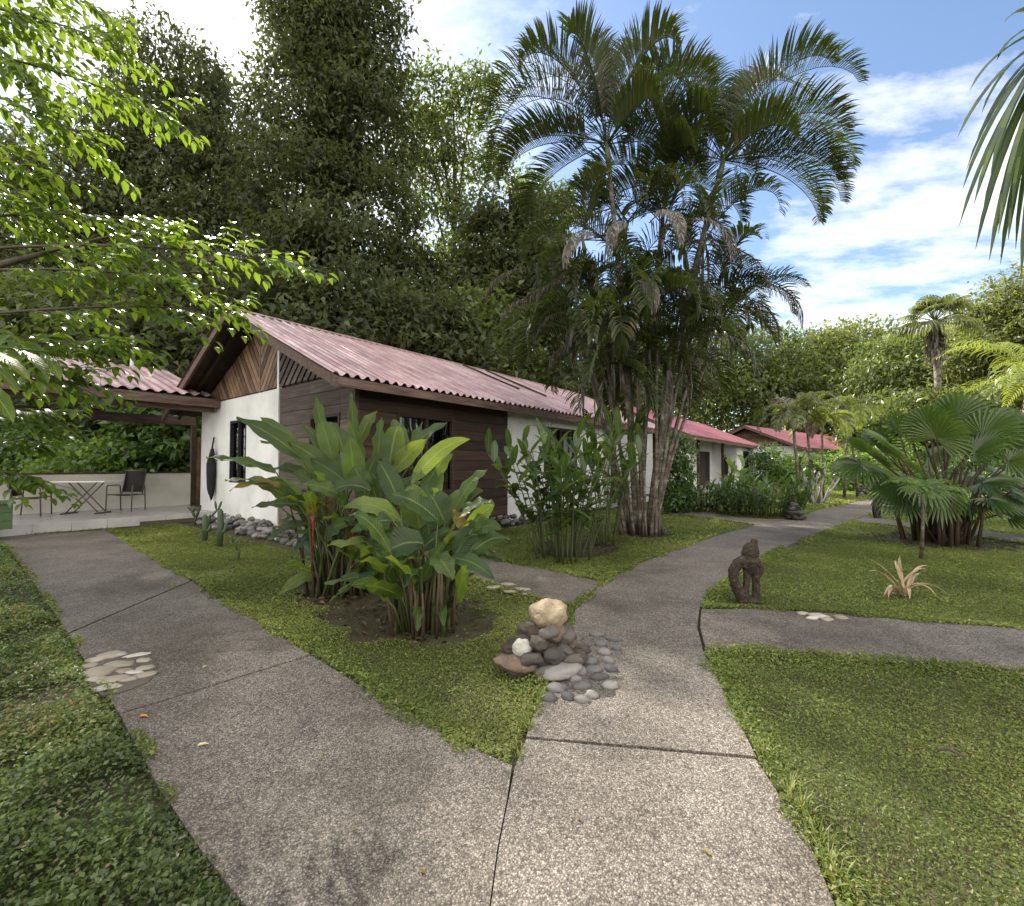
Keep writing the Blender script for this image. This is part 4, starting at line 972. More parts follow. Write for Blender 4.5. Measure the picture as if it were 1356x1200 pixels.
# ---- heliconia by the fork (two clumps)
def heliconia(name, label, base, leaves, stems_n, spread, flowers=(), hmax=1.1, rz=.3, fill=62, fill_h=1.05):
    t = thing(name, label, 'plant', base)
    lf = MB(); st = MB(); dry = MB()
    for i, (b, tp_, w, tw, kind) in enumerate(leaves):
        b = Vector(b)-base; tp_ = Vector(tp_)-base; rn = random.random()
        banana_leaf(dry if kind == 'd' else lf, b, tp_, w*1.04, sag=random.uniform(.05,.2), twist=random.uniform(-.5,.5), rnd=rn, wav=.02, fold=random.uniform(.2,.6), face=(random.uniform(-.5,.5), -random.uniform(.45,1.0), random.uniform(.35,.9)))
        a = random.random()*6.28; r_ = spread*math.sqrt(random.random()); g_ = Vector((math.cos(a)*r_, math.sin(a)*r_, -.04))
        m_ = g_.lerp(b, .55)+Vector((0,0,.12))
        st.tube([g_, g_.lerp(m_, .5)+Vector((0,0,.04)), m_, b.lerp(m_, .3)+Vector((0,0,.02)), b], [.017,.015,.012,.009,.006], 6)
    for _ in range(fill):
        a = random.random()*6.28; r_ = spread*1.25*math.sqrt(random.random()); z_ = random.uniform(.18, fill_h); b0 = Vector((math.cos(a)*r_, math.sin(a)*r_, z_))
        el = random.uniform(-.5,.9); az = a+random.uniform(-.9,.9); l = random.uniform(.25,.55)
        d = Vector((math.cos(az)*math.cos(el), math.sin(az)*math.cos(el), math.sin(el)))
        banana_leaf(lf, b0, b0+d*l, l*random.uniform(.26,.38), sag=random.uniform(.06,.25), twist=random.uniform(-.5,.5), wav=.018, fold=random.uniform(.15,.6), face=(random.uniform(-.6,.6), random.uniform(-.9,0), random.uniform(.4,1)))
        g_ = Vector((b0.x*.6, b0.y*.6, -.04)); st.tube([g_, g_.lerp(b0,.6)+Vector((0,0,.05)), b0], [.011,.009,.005], 5)
    lf.build('foliage', M['helico'], t, True); st.build('stems', M['green_stalk'], t, True)
    if dry.v: dry.build('withered_leaf', M['helico_dry'], t, True)
    ds = MB()
    for _ in range(stems_n):
        a = random.random()*6.28; r_ = spread*math.sqrt(random.random()); p0 = Vector((math.cos(a)*r_, math.sin(a)*r_, -.04)); h_ = random.uniform(.35,hmax)
        p1 = p0+Vector((math.cos(a)*h_*rz*random.random(), math.sin(a)*h_*rz*random.random(), h_))
        ds.tube([p0, p0.lerp(p1,.5)+Vector((random.uniform(-.02,.02),0,0)), p1], [.014,.012,.007], 6)
    ds.build('stalks', M['stalk'], t, True)
    for f_ in flowers:
        mb = MB(); p0 = Vector(f_)-base
        for k in range(7):
            s_ = 1 if k % 2 else -1
            strap(mb, [p0+Vector((0,0,-.13+k*.035)), p0+Vector((s_*.035,0,-.11+k*.035)), p0+Vector((s_*.075,.01,-.06+k*.037))], .03)
        mb.tube([p0+Vector((0,0,-.4)), p0+Vector((0,0,-.14)), p0+Vector((0,0,.1))], [.006,.007,.004], 6)
        mb.build('flower', M['red'], t, True)
    return t
def LV(lst, Y):
    out = []
    for q in lst:
        bx_, by_, tx, ty, w = q[:5]; yb = Y+(q[5] if len(q) > 5 else 0); yt = yb+(q[6] if len(q) > 6 else 0)
        out.append((P(bx_,by_,yb), P(tx,ty,yt), w, q[7] if len(q) > 7 else random.uniform(-.7,.7), q[8] if len(q) > 8 else 'g'))
    return out
bA = G(455, 778)
A_leaves = LV([(400,608,313,553,.21,.0,-.15,.5),(395,600,345,552,.17,.2,.0),(365,625,273,606,.13,-.1,-.1,.3),(375,645,298,637,.18,-.1,-.1,.2),(375,645,303,650,.09,-.12,-.1,.2,'d'),
 (430,600,418,524,.16,.2,.1,.8),(470,605,464,520,.14,.3,.1,1.2),(440,610,424,556,.2,.1,.0,.3),(455,600,440,560,.2,.3,.1),(480,620,462,558,.17,.2,0),(470,640,463,578,.22,-.2,-.1,.1),
 (440,625,380,585,.18,0,-.1,.4),(430,640,345,585,.12,.1,.1),(400,655,335,640,.12,-.1,0),(395,668,333,672,.1,-.1,0),(430,650,395,640,.14,-.3,-.1),(450,655,398,640,.16,-.35,-.15,.2),
 (500,610,505,553,.21,.1,0,.3),(515,620,528,562,.24,-.1,0,.1),(530,610,592,560,.16,.1,.1,.5),(520,625,566,582,.19,-.1,-.1,.2),(535,610,520,556,.2,.3,.1),(540,620,560,560,.16,.3,.1),
 (485,660,468,618,.2,-.3,0,.1),(500,668,485,625,.15,-.2,0),(455,672,448,652,.1,-.3,-.1),(490,650,435,652,.17,-.4,-.1,.2),(415,640,360,622,.13,.1,.1),(470,600,500,545,.16,.4,.1),(450,620,400,560,.18,.2,.1),
 (460,640,410,608,.2,-.1,0),(475,660,500,600,.2,-.1,0),(420,700,385,740,.1,.1,-.1),(430,720,465,690,.12,.1,0),(480,700,440,690,.13,-.2,-.1),(490,720,520,690,.16,-.2,-.1),(440,735,410,700,.1,.2,0),(475,745,505,720,.14,-.2,-.1)], 4.85)
heliconia('heliconia_clump', 'big clump of broad paddle leaves with red flowers, in front of the timber corner', bA, A_leaves, 46, .38, (P(415,678,4.6), P(440,672,4.9), P(467,697,4.65)))
bB = G(562, 826)
B_leaves = LV([(560,655,600,600,.17,.3,.1),(545,640,622,582,.15,.2,.1,.4),(555,700,545,640,.27,0,0,.15),(590,695,563,648,.25,.1,0,.2),(580,690,520,655,.22,-.1,-.1,.2),(600,680,645,622,.14,.2,.1,.3),
 (610,680,655,667,.15,.1,-.1),(615,700,600,675,.11,.0,0,.2,'d'),(620,705,655,668,.14,-.1,-.05,.6),(622,706,665,700,.13,-.1,-.05,.2),(545,715,500,708,.14,-.2,-.1),(560,720,490,750,.25,-.3,-.1,.2),(575,735,600,768,.2,-.35,-.1,.2),
 (560,770,590,718,.14,-.3,-.1,.6),(600,740,660,738,.13,.1,-.1),(640,735,670,742,.09,.2,0),(530,690,455,672,.16,-.2,-.2,.2),(520,690,465,705,.15,-.3,-.1,.2),(545,740,600,700,.22,0,0),(540,760,480,780,.13,-.2,-.1),
 (575,700,640,650,.18,.2,.1),(530,670,500,610,.2,.3,.1),(560,680,585,620,.2,.3,.1),(590,720,640,700,.16,.1,0),(535,780,520,740,.15,-.2,0),(560,790,630,760,.1,.1,0),(520,730,560,700,.2,.2,0),(600,760,620,730,.12,.2,0),(500,745,530,700,.16,.2,0)], 4.1)
heliconia('heliconia_clump', 'smaller front clump of drooping broad leaves on reddish stems beside the fork lawn', bB, B_leaves, 34, .3, (P(572,752,4.0),), hmax=.6, fill=40, fill_h=.7)
# single thin plant on its right
# ---- ginger clump mid (by white wall)
def ginger(name, label, base, n, height, spread, lean, leafL, leafW, mat, bare=.3, per=9):
    t = thing(name, label, 'plant', base); lf = MB(); st = MB()
    for i in range(n):
        a = random.random()*6.28; r_ = spread*math.sqrt(random.random()); p0 = Vector((math.cos(a)*r_, math.sin(a)*r_, -.04)); h_ = height*random.uniform(.6,1.05)
        ln = lean*random.uniform(.2,1.1)*(.4+r_/spread); p1 = p0+Vector((math.cos(a)*ln*.3, math.sin(a)*ln*.3, h_*.55)); p2 = p0+Vector((math.cos(a)*ln, math.sin(a)*ln, h_))
        pts = [p0*(1-u)**2+p1*2*u*(1-u)+p2*u*u for u in [k/8 for k in range(9)]]
        st.tube(pts, [.014*(1-.6*k/8) for k in range(9)], 5)
        fa = random.random()*6.28
        for k in range(per):
            u = bare+(1-bare)*k/(per-1); q = p0*(1-u)**2+p1*2*u*(1-u)+p2*u*u; sg = 1 if k % 2 else -1
            b_ = fa+random.uniform(-.5,.5); el = random.uniform(.1,.8)+(.5 if k >= per-2 else 0); l = leafL*random.uniform(.7,1.15)
            d = Vector((math.cos(b_)*sg*math.cos(el), math.sin(b_)*sg*math.cos(el), math.sin(el)))
            banana_leaf(lf, q, q+d*l+Vector((0,0,-.25*l)), leafW*random.uniform(.8,1.2), sag=.14, n=6, fold=.3, wav=.005)
    lf.build('foliage', M[mat], t, True); st.build('stems', M['green_stalk'], t, True); return t
ginger('ginger_clump', 'lanceolate leaved ginger clump growing before the white wall window', G(745,738), 36, 1.75, .42, .55, .5, .105, 'ginger', .38, 8)
ginger('ginger_clump', 'taller arching ginger plant leaning against the palm trunks', G(800,720), 12, 2.25, .2, .7, .52, .10, 'ginger', .45, 9)
ginger('ginger_clump', 'wide dense ginger clump beside the second branch path', G(1008,682), 90, 1.0, .95, .35, .42, .07, 'shrub', .2, 8)
ginger('ginger_clump', 'small leafy ginger tuft by the porch left of the wide clump', G(934,677), 34, .75, .36, .2, .3, .07, 'shrub', .2, 7)
ginger('ginger_clump', 'upright broad leaved shoots before the far white porch wall', G(972,676), 8, 1.5, .25, .25, .6, .14, 'bright_shrub', .4, 5)

# ---- generic leafy plants
def crown_cloud(lobes, clumps, per, spread, L, droop=.35, shell=.55):
    w = np.array([l[3]*l[4]*l[5] for l in lobes])**.7; w = w/w.sum()
    idx = RNG.choice(len(lobes), clumps, p=w); lb = np.array(lobes)[idx]
    d = rdir(clumps); r = (shell+(1-shell)*RNG.random(clumps)**.6)[:, None]
    c = lb[:, :3]+d*lb[:, 3:6]*r
    out = np.repeat(d, per, 0); p = np.repeat(c, per, 0)+RNG.normal(size=(clumps*per, 3))*spread*np.array([1,1,.65])
    n = len(p)
    ax = out*.5+rdir(n)*.9+np.array([0,0,-droop]); nr = np.array([0,0,.8])+out*.5+rdir(n)*.7
    crn = np.repeat(RNG.random(clumps), per)
    return p, ax, nr, L*RNG.uniform(.65,1.25,n), np.clip(.55*crn+.45*RNG.random(n), 0, 1)
def tree(name, label, base, top, lobes, clumps, per, spread, L, mat, trunk_r=.25, wr=.5, group=None, cat='tree', limbs=True, droop=.35, shell=.55, tmpl=LEAF5):
    base = Vector(base); t = thing(name, label, cat, base, 0, group); tr = MB()
    tp_ = Vector(top)-base
    pts = [Vector((0,0,-.1)).lerp(tp_, k/8)+Vector((math.sin(k*1.3)*trunk_r*.5*(k>0), math.cos(k*1.7)*trunk_r*.4*(k>0), 0)) for k in range(9)]
    tr.tube(pts, [trunk_r*(1.35 if k == 0 else 1)*(1-.8*k/8) for k in range(9)], 10)
    if limbs:
        for l in lobes:
            c = Vector(l[:3])-base; f_ = min(.9, max(.25, (c.z-l[5]*.6)/max(tp_.z, .1)*.8)); s_ = pts[int(f_*8)]
            tr.tube([s_, s_.lerp(c, .5)+Vector((0,0,.1*l[5])), c, c+Vector((random.uniform(-.4,.4)*l[3], random.uniform(-.4,.4)*l[4], l[5]*.6))], [trunk_r*.4, trunk_r*.3, trunk_r*.18, trunk_r*.05], 7)
            for _ in range(3):
                d = Vector((random.uniform(-1,1)*l[3], random.uniform(-1,1)*l[4], random.uniform(-.3,.8)*l[5]))*.8
                tr.tube([c, c+d*.5+Vector((0,0,.05)), c+d], [trunk_r*.16, trunk_r*.1, trunk_r*.03], 5)
    tr.build('trunk', M['bark'], t, True)
    p, ax, nr, LL, rn = crown_cloud(lobes, clumps, per, spread, L, droop, shell)
    p = p-np.array(base)
    o = leaf_cloud('crown', p, ax, nr, LL, LL*wr, M[mat], t, tmpl, rn); return t
def lobe(px, py, Y, rx, rz, ry=None):
    c = P(px, py, Y); return (c.x, c.y, c.z, rx, ry or rx, rz)
def GY(px, Y):
    return Vector(((px-678)/F*Y, Y, 0))
# backdrop left: each tree on its own
tree('vine_tree', 'tallest vine-draped dark tree rising out of frame behind the roof', GY(430,24), P(430,-120,24),
     [lobe(430,-60,24,3.2,3.0),lobe(425,30,24,2.7,3.2),lobe(468,60,24,2.9,3.6),lobe(420,150,24,3.3,3.4),lobe(480,170,24,2.9,3.6),lobe(400,260,23.5,3.2,3.2),lobe(470,290,23,3.3,3.0),lobe(430,370,22,3.6,3.0)],
     1700, 32, .46, .36, 'tree_dark', .55, .42, droop=.7, shell=.62)
tree('dome_tree', 'round-topped dense dark tree under the sun, left of the vine tree', GY(240,27), P(240,70,27),
     [lobe(225,110,27,3.2,2.8),lobe(272,165,27,2.9,2.6),lobe(180,190,26,2.8,2.6),lobe(250,230,26,3.6,3.0),lobe(320,230,26,2.6,2.8),lobe(210,310,25,3.4,2.6),lobe(310,320,25,3.2,2.6),lobe(250,390,24,4,2.4)],
     1250, 32, .46, .36, 'tree_dark', .5, .42, droop=.7, shell=.6)
tree('dark_tree', 'dark dense tree at far left half hidden by the near branches', GY(95,25), P(100,170,25),
     [lobe(105,230,25,3.0,2.6),lobe(60,300,25,3.2,2.6),lobe(140,300,24.5,2.8,2.4),lobe(100,380,24,3.6,2.6),lobe(20,240,26,3,3),lobe(20,380,24,3.4,3)],
     800, 32, .5, .34, 'tree_dark', .45, .45, shell=.5)
tree('airy_tree', 'tall airy lighter green tree with pale stem right of the vine tree', GY(605,28), P(600,110,28),
     [lobe(575,130,28,2.2,1.6),lobe(625,130,28,2.0,1.5),lobe(600,200,28,2.6,1.7),lobe(650,215,28,1.6,1.2),lobe(570,250,28,2.2,1.7),lobe(625,290,28,2.4,1.6),lobe(585,340,27,2.4,1.7),lobe(555,180,28,1.8,1.7),lobe(640,350,27,1.8,1.4)],
     380, 32, .42, .36, 'tree_mid', .22, .42, shell=.3)
tree('broad_tree', 'broad dark-leaved tree left of the palm crowns', GY(690,25), P(685,260,25),
     [lobe(660,290,25,1.9,1.2),lobe(705,285,25,1.8,1.1),lobe(690,340,25,2.3,1.3),lobe(600,400,25,2.6,1.8),lobe(560,370,26,2.2,1.8),lobe(650,420,25,2.6,1.8),lobe(700,400,25,2.4,1.6),lobe(640,360,25,2.0,1.3),lobe(720,370,25,2.0,1.3),lobe(660,415,24,2.6,1.4),lobe(740,430,24,2.2,1.5)],
     800, 30, .4, .35, 'tree_dark', .25, .5, shell=.35)
tree('airy_tree', 'sparse small-leaved tree behind the left palm fronds', GY(745,36), P(740,250,36),
     [lobe(735,270,36,2.2,1.2),lobe(700,250,36,1.6,1.0),lobe(720,320,36,2.2,1.4)], 150, 26, .5, .42, 'tree_mid', .2, .45, shell=.2)
us = [(300,420,20,2.6,2.2),(380,430,19,2.8,2.2),(470,425,20,2.8,2.2),(550,440,20.5,2.6,2.1),(625,450,22,2.6,2.2),(200,430,19,2.8,2.4),(110,440,19,2.8,2.4),(20,440,19,3,2.6),(700,470,24,2.8,2.4),(780,470,30,3.2,2.6)]
und = ['low bushy tree just left of the bungalow ridge end','low dark bushy tree above the near roof ridge','third low bushy tree above the roof, below the vine tree','low bushy tree above the roof with banana leaves before it','low bushy tree below the broad tree','bushy dark tree above the terrace roof','bushy dark tree behind the left branches','bushy dark tree at the far left edge','low bushy tree left of the palm trunks','low bushy tree behind the palm trunks']
for (px, py, Y, rx, rz), lb in zip(us, und):
    tree('bushy_tree', lb, GY(px, Y), P(px, py-30, Y), [lobe(px,py,Y,rx,rz),lobe(px-30,py+50,Y,rx,rz*.8),lobe(px+35,py+60,Y-.5,rx,rz*.9),lobe(px,py+110,Y,rx*1.1,rz)], 420, 30, .5, .36, 'tree_dark' if random.random() < .7 else 'tree_mid', .2, .5, group='low bushy trees behind the bungalow', shell=.55)
# banana plant behind roof
bb_ = GY(600, 21); t = thing('banana_plant', 'banana plant with upright leaves poking above the roof ridge', 'plant', bb_); lf = MB(); st = MB()
for (ax_, ay, bx_, by_) in ((600,500,566,425),(600,500,592,424),(605,500,620,438),(605,505,640,460),(598,510,545,455)):
    banana_leaf(lf, P(ax_,ay,21)-bb_, P(bx_,by_,21)-bb_, .55, sag=.06, twist=.5)
st.tube([(0,0,0),(.1,0,2.4),(0,0,P(600,500,21).z)], [.16,.13,.08], 10); lf.build('foliage', M['helico'], t, True); st.build('stem', M['green_stalk'], t, True)
# right backdrop
tree('round_tree', 'broad rounded tree with brownish foliage beyond the far house', GY(1110,70), P(1110,440,70),
     [lobe(1080,480,70,6.7,4.7),lobe(1130,470,70,7,4.7),lobe(1165,500,70,5.8,5),lobe(1060,520,69,5.8,5),lobe(1120,540,68,8,5.2)], 950, 30, 1.1, .75, 'tree_pale', .5, .45, shell=.6)
tree('round_tree', 'tall pale tree right of the fan palm at the right edge', GY(1340,40), P(1345,380,40),
     [lobe(1335,410,40,3.4,2.2),lobe(1380,390,40,4,3),lobe(1310,450,40,3.2,2.2),lobe(1350,470,40,4,2.6),lobe(1390,480,40,4,3),lobe(1290,480,42,3,2)], 650, 26, .7, .5, 'tree_pale', .35, .42, shell=.35)
tree('round_tree', 'pale green tree directly behind the tall fan palm', GY(1215,52), P(1215,445,52),
     [lobe(1195,468,52,4.4,2.6),lobe(1255,475,52,4.6,2.8),lobe(1290,470,52,4,3),lobe(1230,500,51,5,3.6),lobe(1180,510,50,4.4,3.4)], 800, 28, .8, .55, 'tree_mid', .4, .45, shell=.55)
tree('round_tree', 'dark green tree behind the palm clump, above the bungalow roof end', GY(985,66), P(985,440,66),
     [lobe(960,470,66,6.3,4.6),lobe(1010,480,66,6.6,4.6),lobe(930,520,65,6,4.8),lobe(990,530,64,7,4.6),lobe(1040,520,66,6.3,4.8)], 800, 28, 1.0, .7, 'tree_mid', .35, .48, shell=.55)
tree('round_tree', 'shady tree left of the far roof behind the palm trunks', GY(860,48), P(860,430,48),
     [lobe(850,460,48,4.8,3.4),lobe(890,500,48,4.5,3.4),lobe(820,500,48,4.5,3.7)], 520, 28, .8, .55, 'tree_dark', .35, .48, shell=.55)
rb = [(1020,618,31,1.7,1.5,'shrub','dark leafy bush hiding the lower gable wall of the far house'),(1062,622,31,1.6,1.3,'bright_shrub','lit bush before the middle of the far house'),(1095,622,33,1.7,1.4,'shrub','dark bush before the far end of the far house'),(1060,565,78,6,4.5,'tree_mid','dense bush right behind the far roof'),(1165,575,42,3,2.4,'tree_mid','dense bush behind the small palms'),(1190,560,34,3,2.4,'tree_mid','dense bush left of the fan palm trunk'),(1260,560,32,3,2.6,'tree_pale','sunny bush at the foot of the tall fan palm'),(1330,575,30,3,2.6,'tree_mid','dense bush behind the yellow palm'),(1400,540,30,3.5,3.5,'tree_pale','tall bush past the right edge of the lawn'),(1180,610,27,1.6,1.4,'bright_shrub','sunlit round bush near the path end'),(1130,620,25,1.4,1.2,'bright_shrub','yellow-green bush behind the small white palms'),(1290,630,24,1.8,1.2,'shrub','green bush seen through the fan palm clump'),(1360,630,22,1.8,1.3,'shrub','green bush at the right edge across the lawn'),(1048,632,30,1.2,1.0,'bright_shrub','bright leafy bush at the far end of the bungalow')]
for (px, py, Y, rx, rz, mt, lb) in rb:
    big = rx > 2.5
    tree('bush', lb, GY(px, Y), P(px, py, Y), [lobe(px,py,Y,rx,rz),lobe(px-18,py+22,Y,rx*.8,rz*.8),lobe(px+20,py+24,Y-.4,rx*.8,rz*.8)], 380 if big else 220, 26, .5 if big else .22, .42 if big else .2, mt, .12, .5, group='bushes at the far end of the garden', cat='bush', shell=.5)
tree('column_shrub', 'tall narrow clipped-looking shrub right of the palm trunks', GY(897,13.2), P(897,610,13.2),
     [lobe(897,600,13.2,.42,.5),lobe(895,635,13.2,.45,.6),lobe(897,660,13.2,.45,.4)], 260, 26, .12, .1, 'shrub', .06, .55, cat='shrub', shell=.6)
# shrubs behind terrace
ts = [(125,612,14.5,1.3,.7,'bright_shrub',.2,'lighter green leafy shrub above the terrace low wall'),(60,600,15.5,1.3,1.1,'shrub',.24,'shrub behind the terrace left of the lighter one'),(215,575,15.6,1.2,1.6,'shrub',.3,'big-leaved dark shrub behind the terrace by the house'),(20,560,16.5,1.6,1.8,'shrub',.28,'tall shrub behind the left terrace end'),(150,540,17,1.6,1.8,'tree_dark',.28,'dark tall shrub behind the metal pole'),(240,530,18,1.4,2.2,'tree_dark',.3,'dark tall shrub behind the house back corner')]
for (px, py, Y, rx, rz, mt, L, lb) in ts:
    tree('shrub', lb, GY(px, Y), P(px, py, Y), [lobe(px,py,Y,rx,rz),lobe(px-30,py+20,Y,rx*.8,rz*.8),lobe(px+30,py+25,Y,rx*.8,rz*.8),lobe(px,py+45,Y-.1,rx*.9,rz*.7)], 260, 24, .25, L, mt, .06, .55, group='shrubs behind the terrace', cat='shrub', shell=.5)
cx = P(75,603,14.0); o = thing('red_shrub', 'small dark red leaved plant behind the terrace wall', 'plant', (cx.x, cx.y, 0)); mb = MB()
for k in range(14):
    a = random.random()*6.28; b0 = Vector((0,0,cx.z-.2)); banana_leaf(mb, b0, b0+Vector((math.cos(a)*.3, math.sin(a)*.3, random.uniform(0,.35))), .09, n=5)
M['red_leaf'] = leaf_mat('red_leaf', [(0,(.10,.012,.015)),(1,(.2,.03,.03))], (.3,.04,.04), .3)
mb.build('foliage', M['red_leaf'], o, True); mb = MB(); mb.tube([(0,0,0),(0,0,cx.z-.2)], .02); mb.build('stem', M['stalk'], o)

# ---- near tree on the left with pinnate branches
ntb = Vector((-5.4, 3.9, 0))
nt_ = thing('near_tree', 'near tree at left edge whose sunlit pinnate branches reach over the terrace', 'tree', ntb)
tr = MB(); tr.tube([(0,0,-.1),(.1,.05,1.2),(-.05,.1,2.6),(.1,.2,4.2),(.3,.3,6.0)], [.16,.13,.12,.1,.05], 10)
LP, LA, LN, LL_, LR = [], [], [], [], []
def pinnate(a, b, leaflets, L):
    a, b = np.array(a), np.array(b); d = b-a; d /= np.linalg.norm(d)
    side = np.cross(d, (0,0,1)); side /= (np.linalg.norm(side)+1e-6)
    r0 = random.random()
    for k in range(leaflets):
        u = (k+1)/leaflets; q = a+(b-a)*u+np.array([0,0,-.05*u*u])
        for sg in (-1, 1):
            LP.append(q); LA.append(d*.55+side*sg*.8+np.array([0,0,random.uniform(-.75,-.05)])); LN.append(np.array([0,0,1.])+side*sg*random.uniform(-.1,.4)+d*random.uniform(-.3,.3))
            LL_.append(L*(.75+.35*math.sin(math.pi*min(1,u*.9)))*random.uniform(.85,1.1)); LR.append(min(1, max(0, r0*.6+random.random()*.4)))
    LP.append(b); LA.append(d+np.array([0,0,-.4])); LN.append(np.array([0,0,1.])); LL_.append(L); LR.append(r0)
def branch(a, b, sub, fr_L=.36, L=.105, r=.012, sag=.12, w=.35):
    a, b = Vector(a), Vector(b); d = b-a
    pts = [a.lerp(b, u)+Vector((0,0,sag*math.sin(math.pi*u)*d.length*.5)) for u in [k/8 for k in range(9)]]
    tr.tube([p-ntb for p in pts], [r*(1-.75*k/8) for k in range(9)], 6)
    dn = d.normalized(); side = dn.cross(Vector((0,0,1))).normalized()
    for k in range(sub):
        u = .18+.82*(k+random.random()*.6)/sub; x = min(u*8, 7.99); i = int(x); q = pts[i].lerp(pts[i+1], x-i); sg = 1 if k % 2 else -1
        l = fr_L*random.uniform(.7,1.2)
        e = q+(dn*.75+side*sg*random.uniform(.25,.9)+Vector((0,0,random.uniform(-.55,.25)))).normalized()*l
        tr.tube([q-ntb, e-ntb], [.003,.0015], 4)
        pinnate(tuple(q), tuple(e), random.randint(4,5), L)
    pinnate(tuple(pts[7]), tuple(b), 5, L)
bl = [((-40,330),(385,345),3.4,3.6,22),((-60,420),(322,412),3.2,3.7,20),((60,335),(230,300),3.5,3.7,10),((-60,290),(190,290),3.6,3.9,16),((-60,360),(240,370),3.2,3.4,16),((-80,470),(160,452),3.0,3.3,18),((-80,490),(105,495),3.2,3.5,16),((-80,545),(60,548),3.4,3.7,14),((-60,585),(60,590),3.6,3.8,8),((-60,620),(45,632),3.6,3.8,8),
      ((-60,60),(225,150),3.4,3.7,20),((-80,100),(130,190),3.3,3.5,14),((-60,0),(160,60),3.6,3.8,16),((-80,-60),(130,10),3.8,4.0,14),((-80,180),(60,230),3.3,3.5,12),((-80,230),(50,270),3.6,3.8,12),((-90,-20),(50,120),3.2,3.4,14),((-90,390),(40,470),2.6,2.8,8),((-60,250),(80,320),4.0,4.2,12),((-60,40),(60,30),4.2,4.4,14)]
for (a, b, ya, yb, n_) in bl:
    A, B = P(a[0], a[1], ya), P(b[0], b[1], yb); branch(A, B, n_, sag=.06)
    h_ = max(.8, min(5.6, A.z-.3)); tr.tube([Vector((0,.1,h_)), (Vector((0,.1,h_))+(A-ntb))*.5+Vector((0,0,.1)), A-ntb], [.05,.035,.018], 6)
# canopy added above and left, out of the frame, to shade the foreground
for _ in range(95):
    c = Vector((-4.8, 3.4, 6.0))+Vector((random.uniform(-2.6,2.2), random.uniform(-1.9,1.5), random.uniform(-.6,1.8)))
    d = Vector((random.uniform(-1,1), random.uniform(-1,1), random.uniform(-.3,.2))).normalized()
    e_ = c+d*1.5; pj = lambda q: (678+q.x/q.y*F, 617-(q.z-CAM_H)/q.y*F)
    if min(c.y, e_.y) < .5 or any(pj(q)[0] > 30 and pj(q)[1] > -160 for q in (c, e_)): continue
    branch(c, c+d*1.1, 9, sag=.05, r=.012)
tr.build('trunk', M['bark'], nt_, True)
LP, LA, LN, LL_, LR = map(np.array, (LP, LA, LN, LL_, LR))
leaf_cloud('crown', LP-np.array(ntb), LA, LN, LL_, LL_*.55, M['near_leaf'], nt_, LEAF8, LR)
mb = MB()   # the few large leaves close to the lens
for (ax_, ay, bx_, by_, Y, w) in ((-20,463,40,505,2.0,.10),(22,462,66,500,2.0,.09),(60,470,80,505,2.0,.07),(-25,505,18,560,1.9,.10),(-20,480,25,520,2.2,.08)):
    banana_leaf(mb, P(ax_,ay,Y)-ntb, P(bx_,by_,Y)-ntb, w, sag=.1, n=7, wav=.003)
mb.tube([P(-60,455,2.0)-ntb, P(65,466,2.0)-ntb], .006, 5); mb.tube([P(-60,455,2.0)-ntb, P(-300,430,2.9)-ntb, Vector((.05,.05,2.2))], [.006,.012,.03], 5)
mb.build('large_leaves', M['helico'], nt_, True)

# ---- right: hanging fan palm leaf close up
hp = thing('fan_palm', 'fan palm at the right edge with long blades hanging into the sky', 'palm', (5.9, 4.0, 0))
mb = MB(); mb.tube([(0,0,-.1),(.05,.05,2),(0,0,4.6)], [.16,.13,.12], 12); mb.build('trunk', M['palm_trunk'], hp, True)
hb = P(1420,40,3.9)-Vector((5.9,4.0,0)); mb = MB()
mb.tube([(0,0,4.5), Vector((0,0,4.9)).lerp(hb,.5)+Vector((0,0,.1)), hb], [.03,.02,.015], 8)
def blade(mb, a, m, b, w):
    strap(mb, [Vector(a)*(1-u)**2+Vector(m)*2*u*(1-u)+Vector(b)*u*u for u in [k/9 for k in range(10)]], w, fold=.25)
tips = [(1268,182,3.6),(1275,250,3.7),(1270,300,3.8),(1284,120,3.6),(1290,270,3.5),(1292,330,3.7),(1300,290,3.9),(1310,345,3.6),(1325,350,3.8),(1335,318,3.6),(1312,230,3.5),(1290,200,3.9),(1322,310,3.5),(1345,330,3.9),(1352,368,3.7),(1300,150,3.9),(1320,80,3.7),(1365,390,3.9),(1380,380,3.6),(1330,30,3.8),(1400,400,3.8),(1296,312,4.1),(1280,225,4.0),(1340,280,3.6),(1430,390,3.7)]
for (x, y, Y) in tips:
    tp_ = P(x, y, Y)-hp.location; m_ = hb.lerp(tp_, .5)+Vector((-.12,0,.28)); blade(mb, hb, m_, tp_, .065)
mb.build('frond', M['fan'], hp)
for k in range(7):
    mb = MB(); a = random.uniform(-1.4, .9); d = Vector((math.cos(a), math.sin(a), .35)); h_ = Vector((0,0,4.6)); mb.tube([h_, h_+d*1.0], [.02,.012], 6)
    fan_leaf(mb, h_+d*1.0, d, (0,0,1), 1.0, 28, R(260), .35, .45); mb.build('frond', M['fan'], hp)

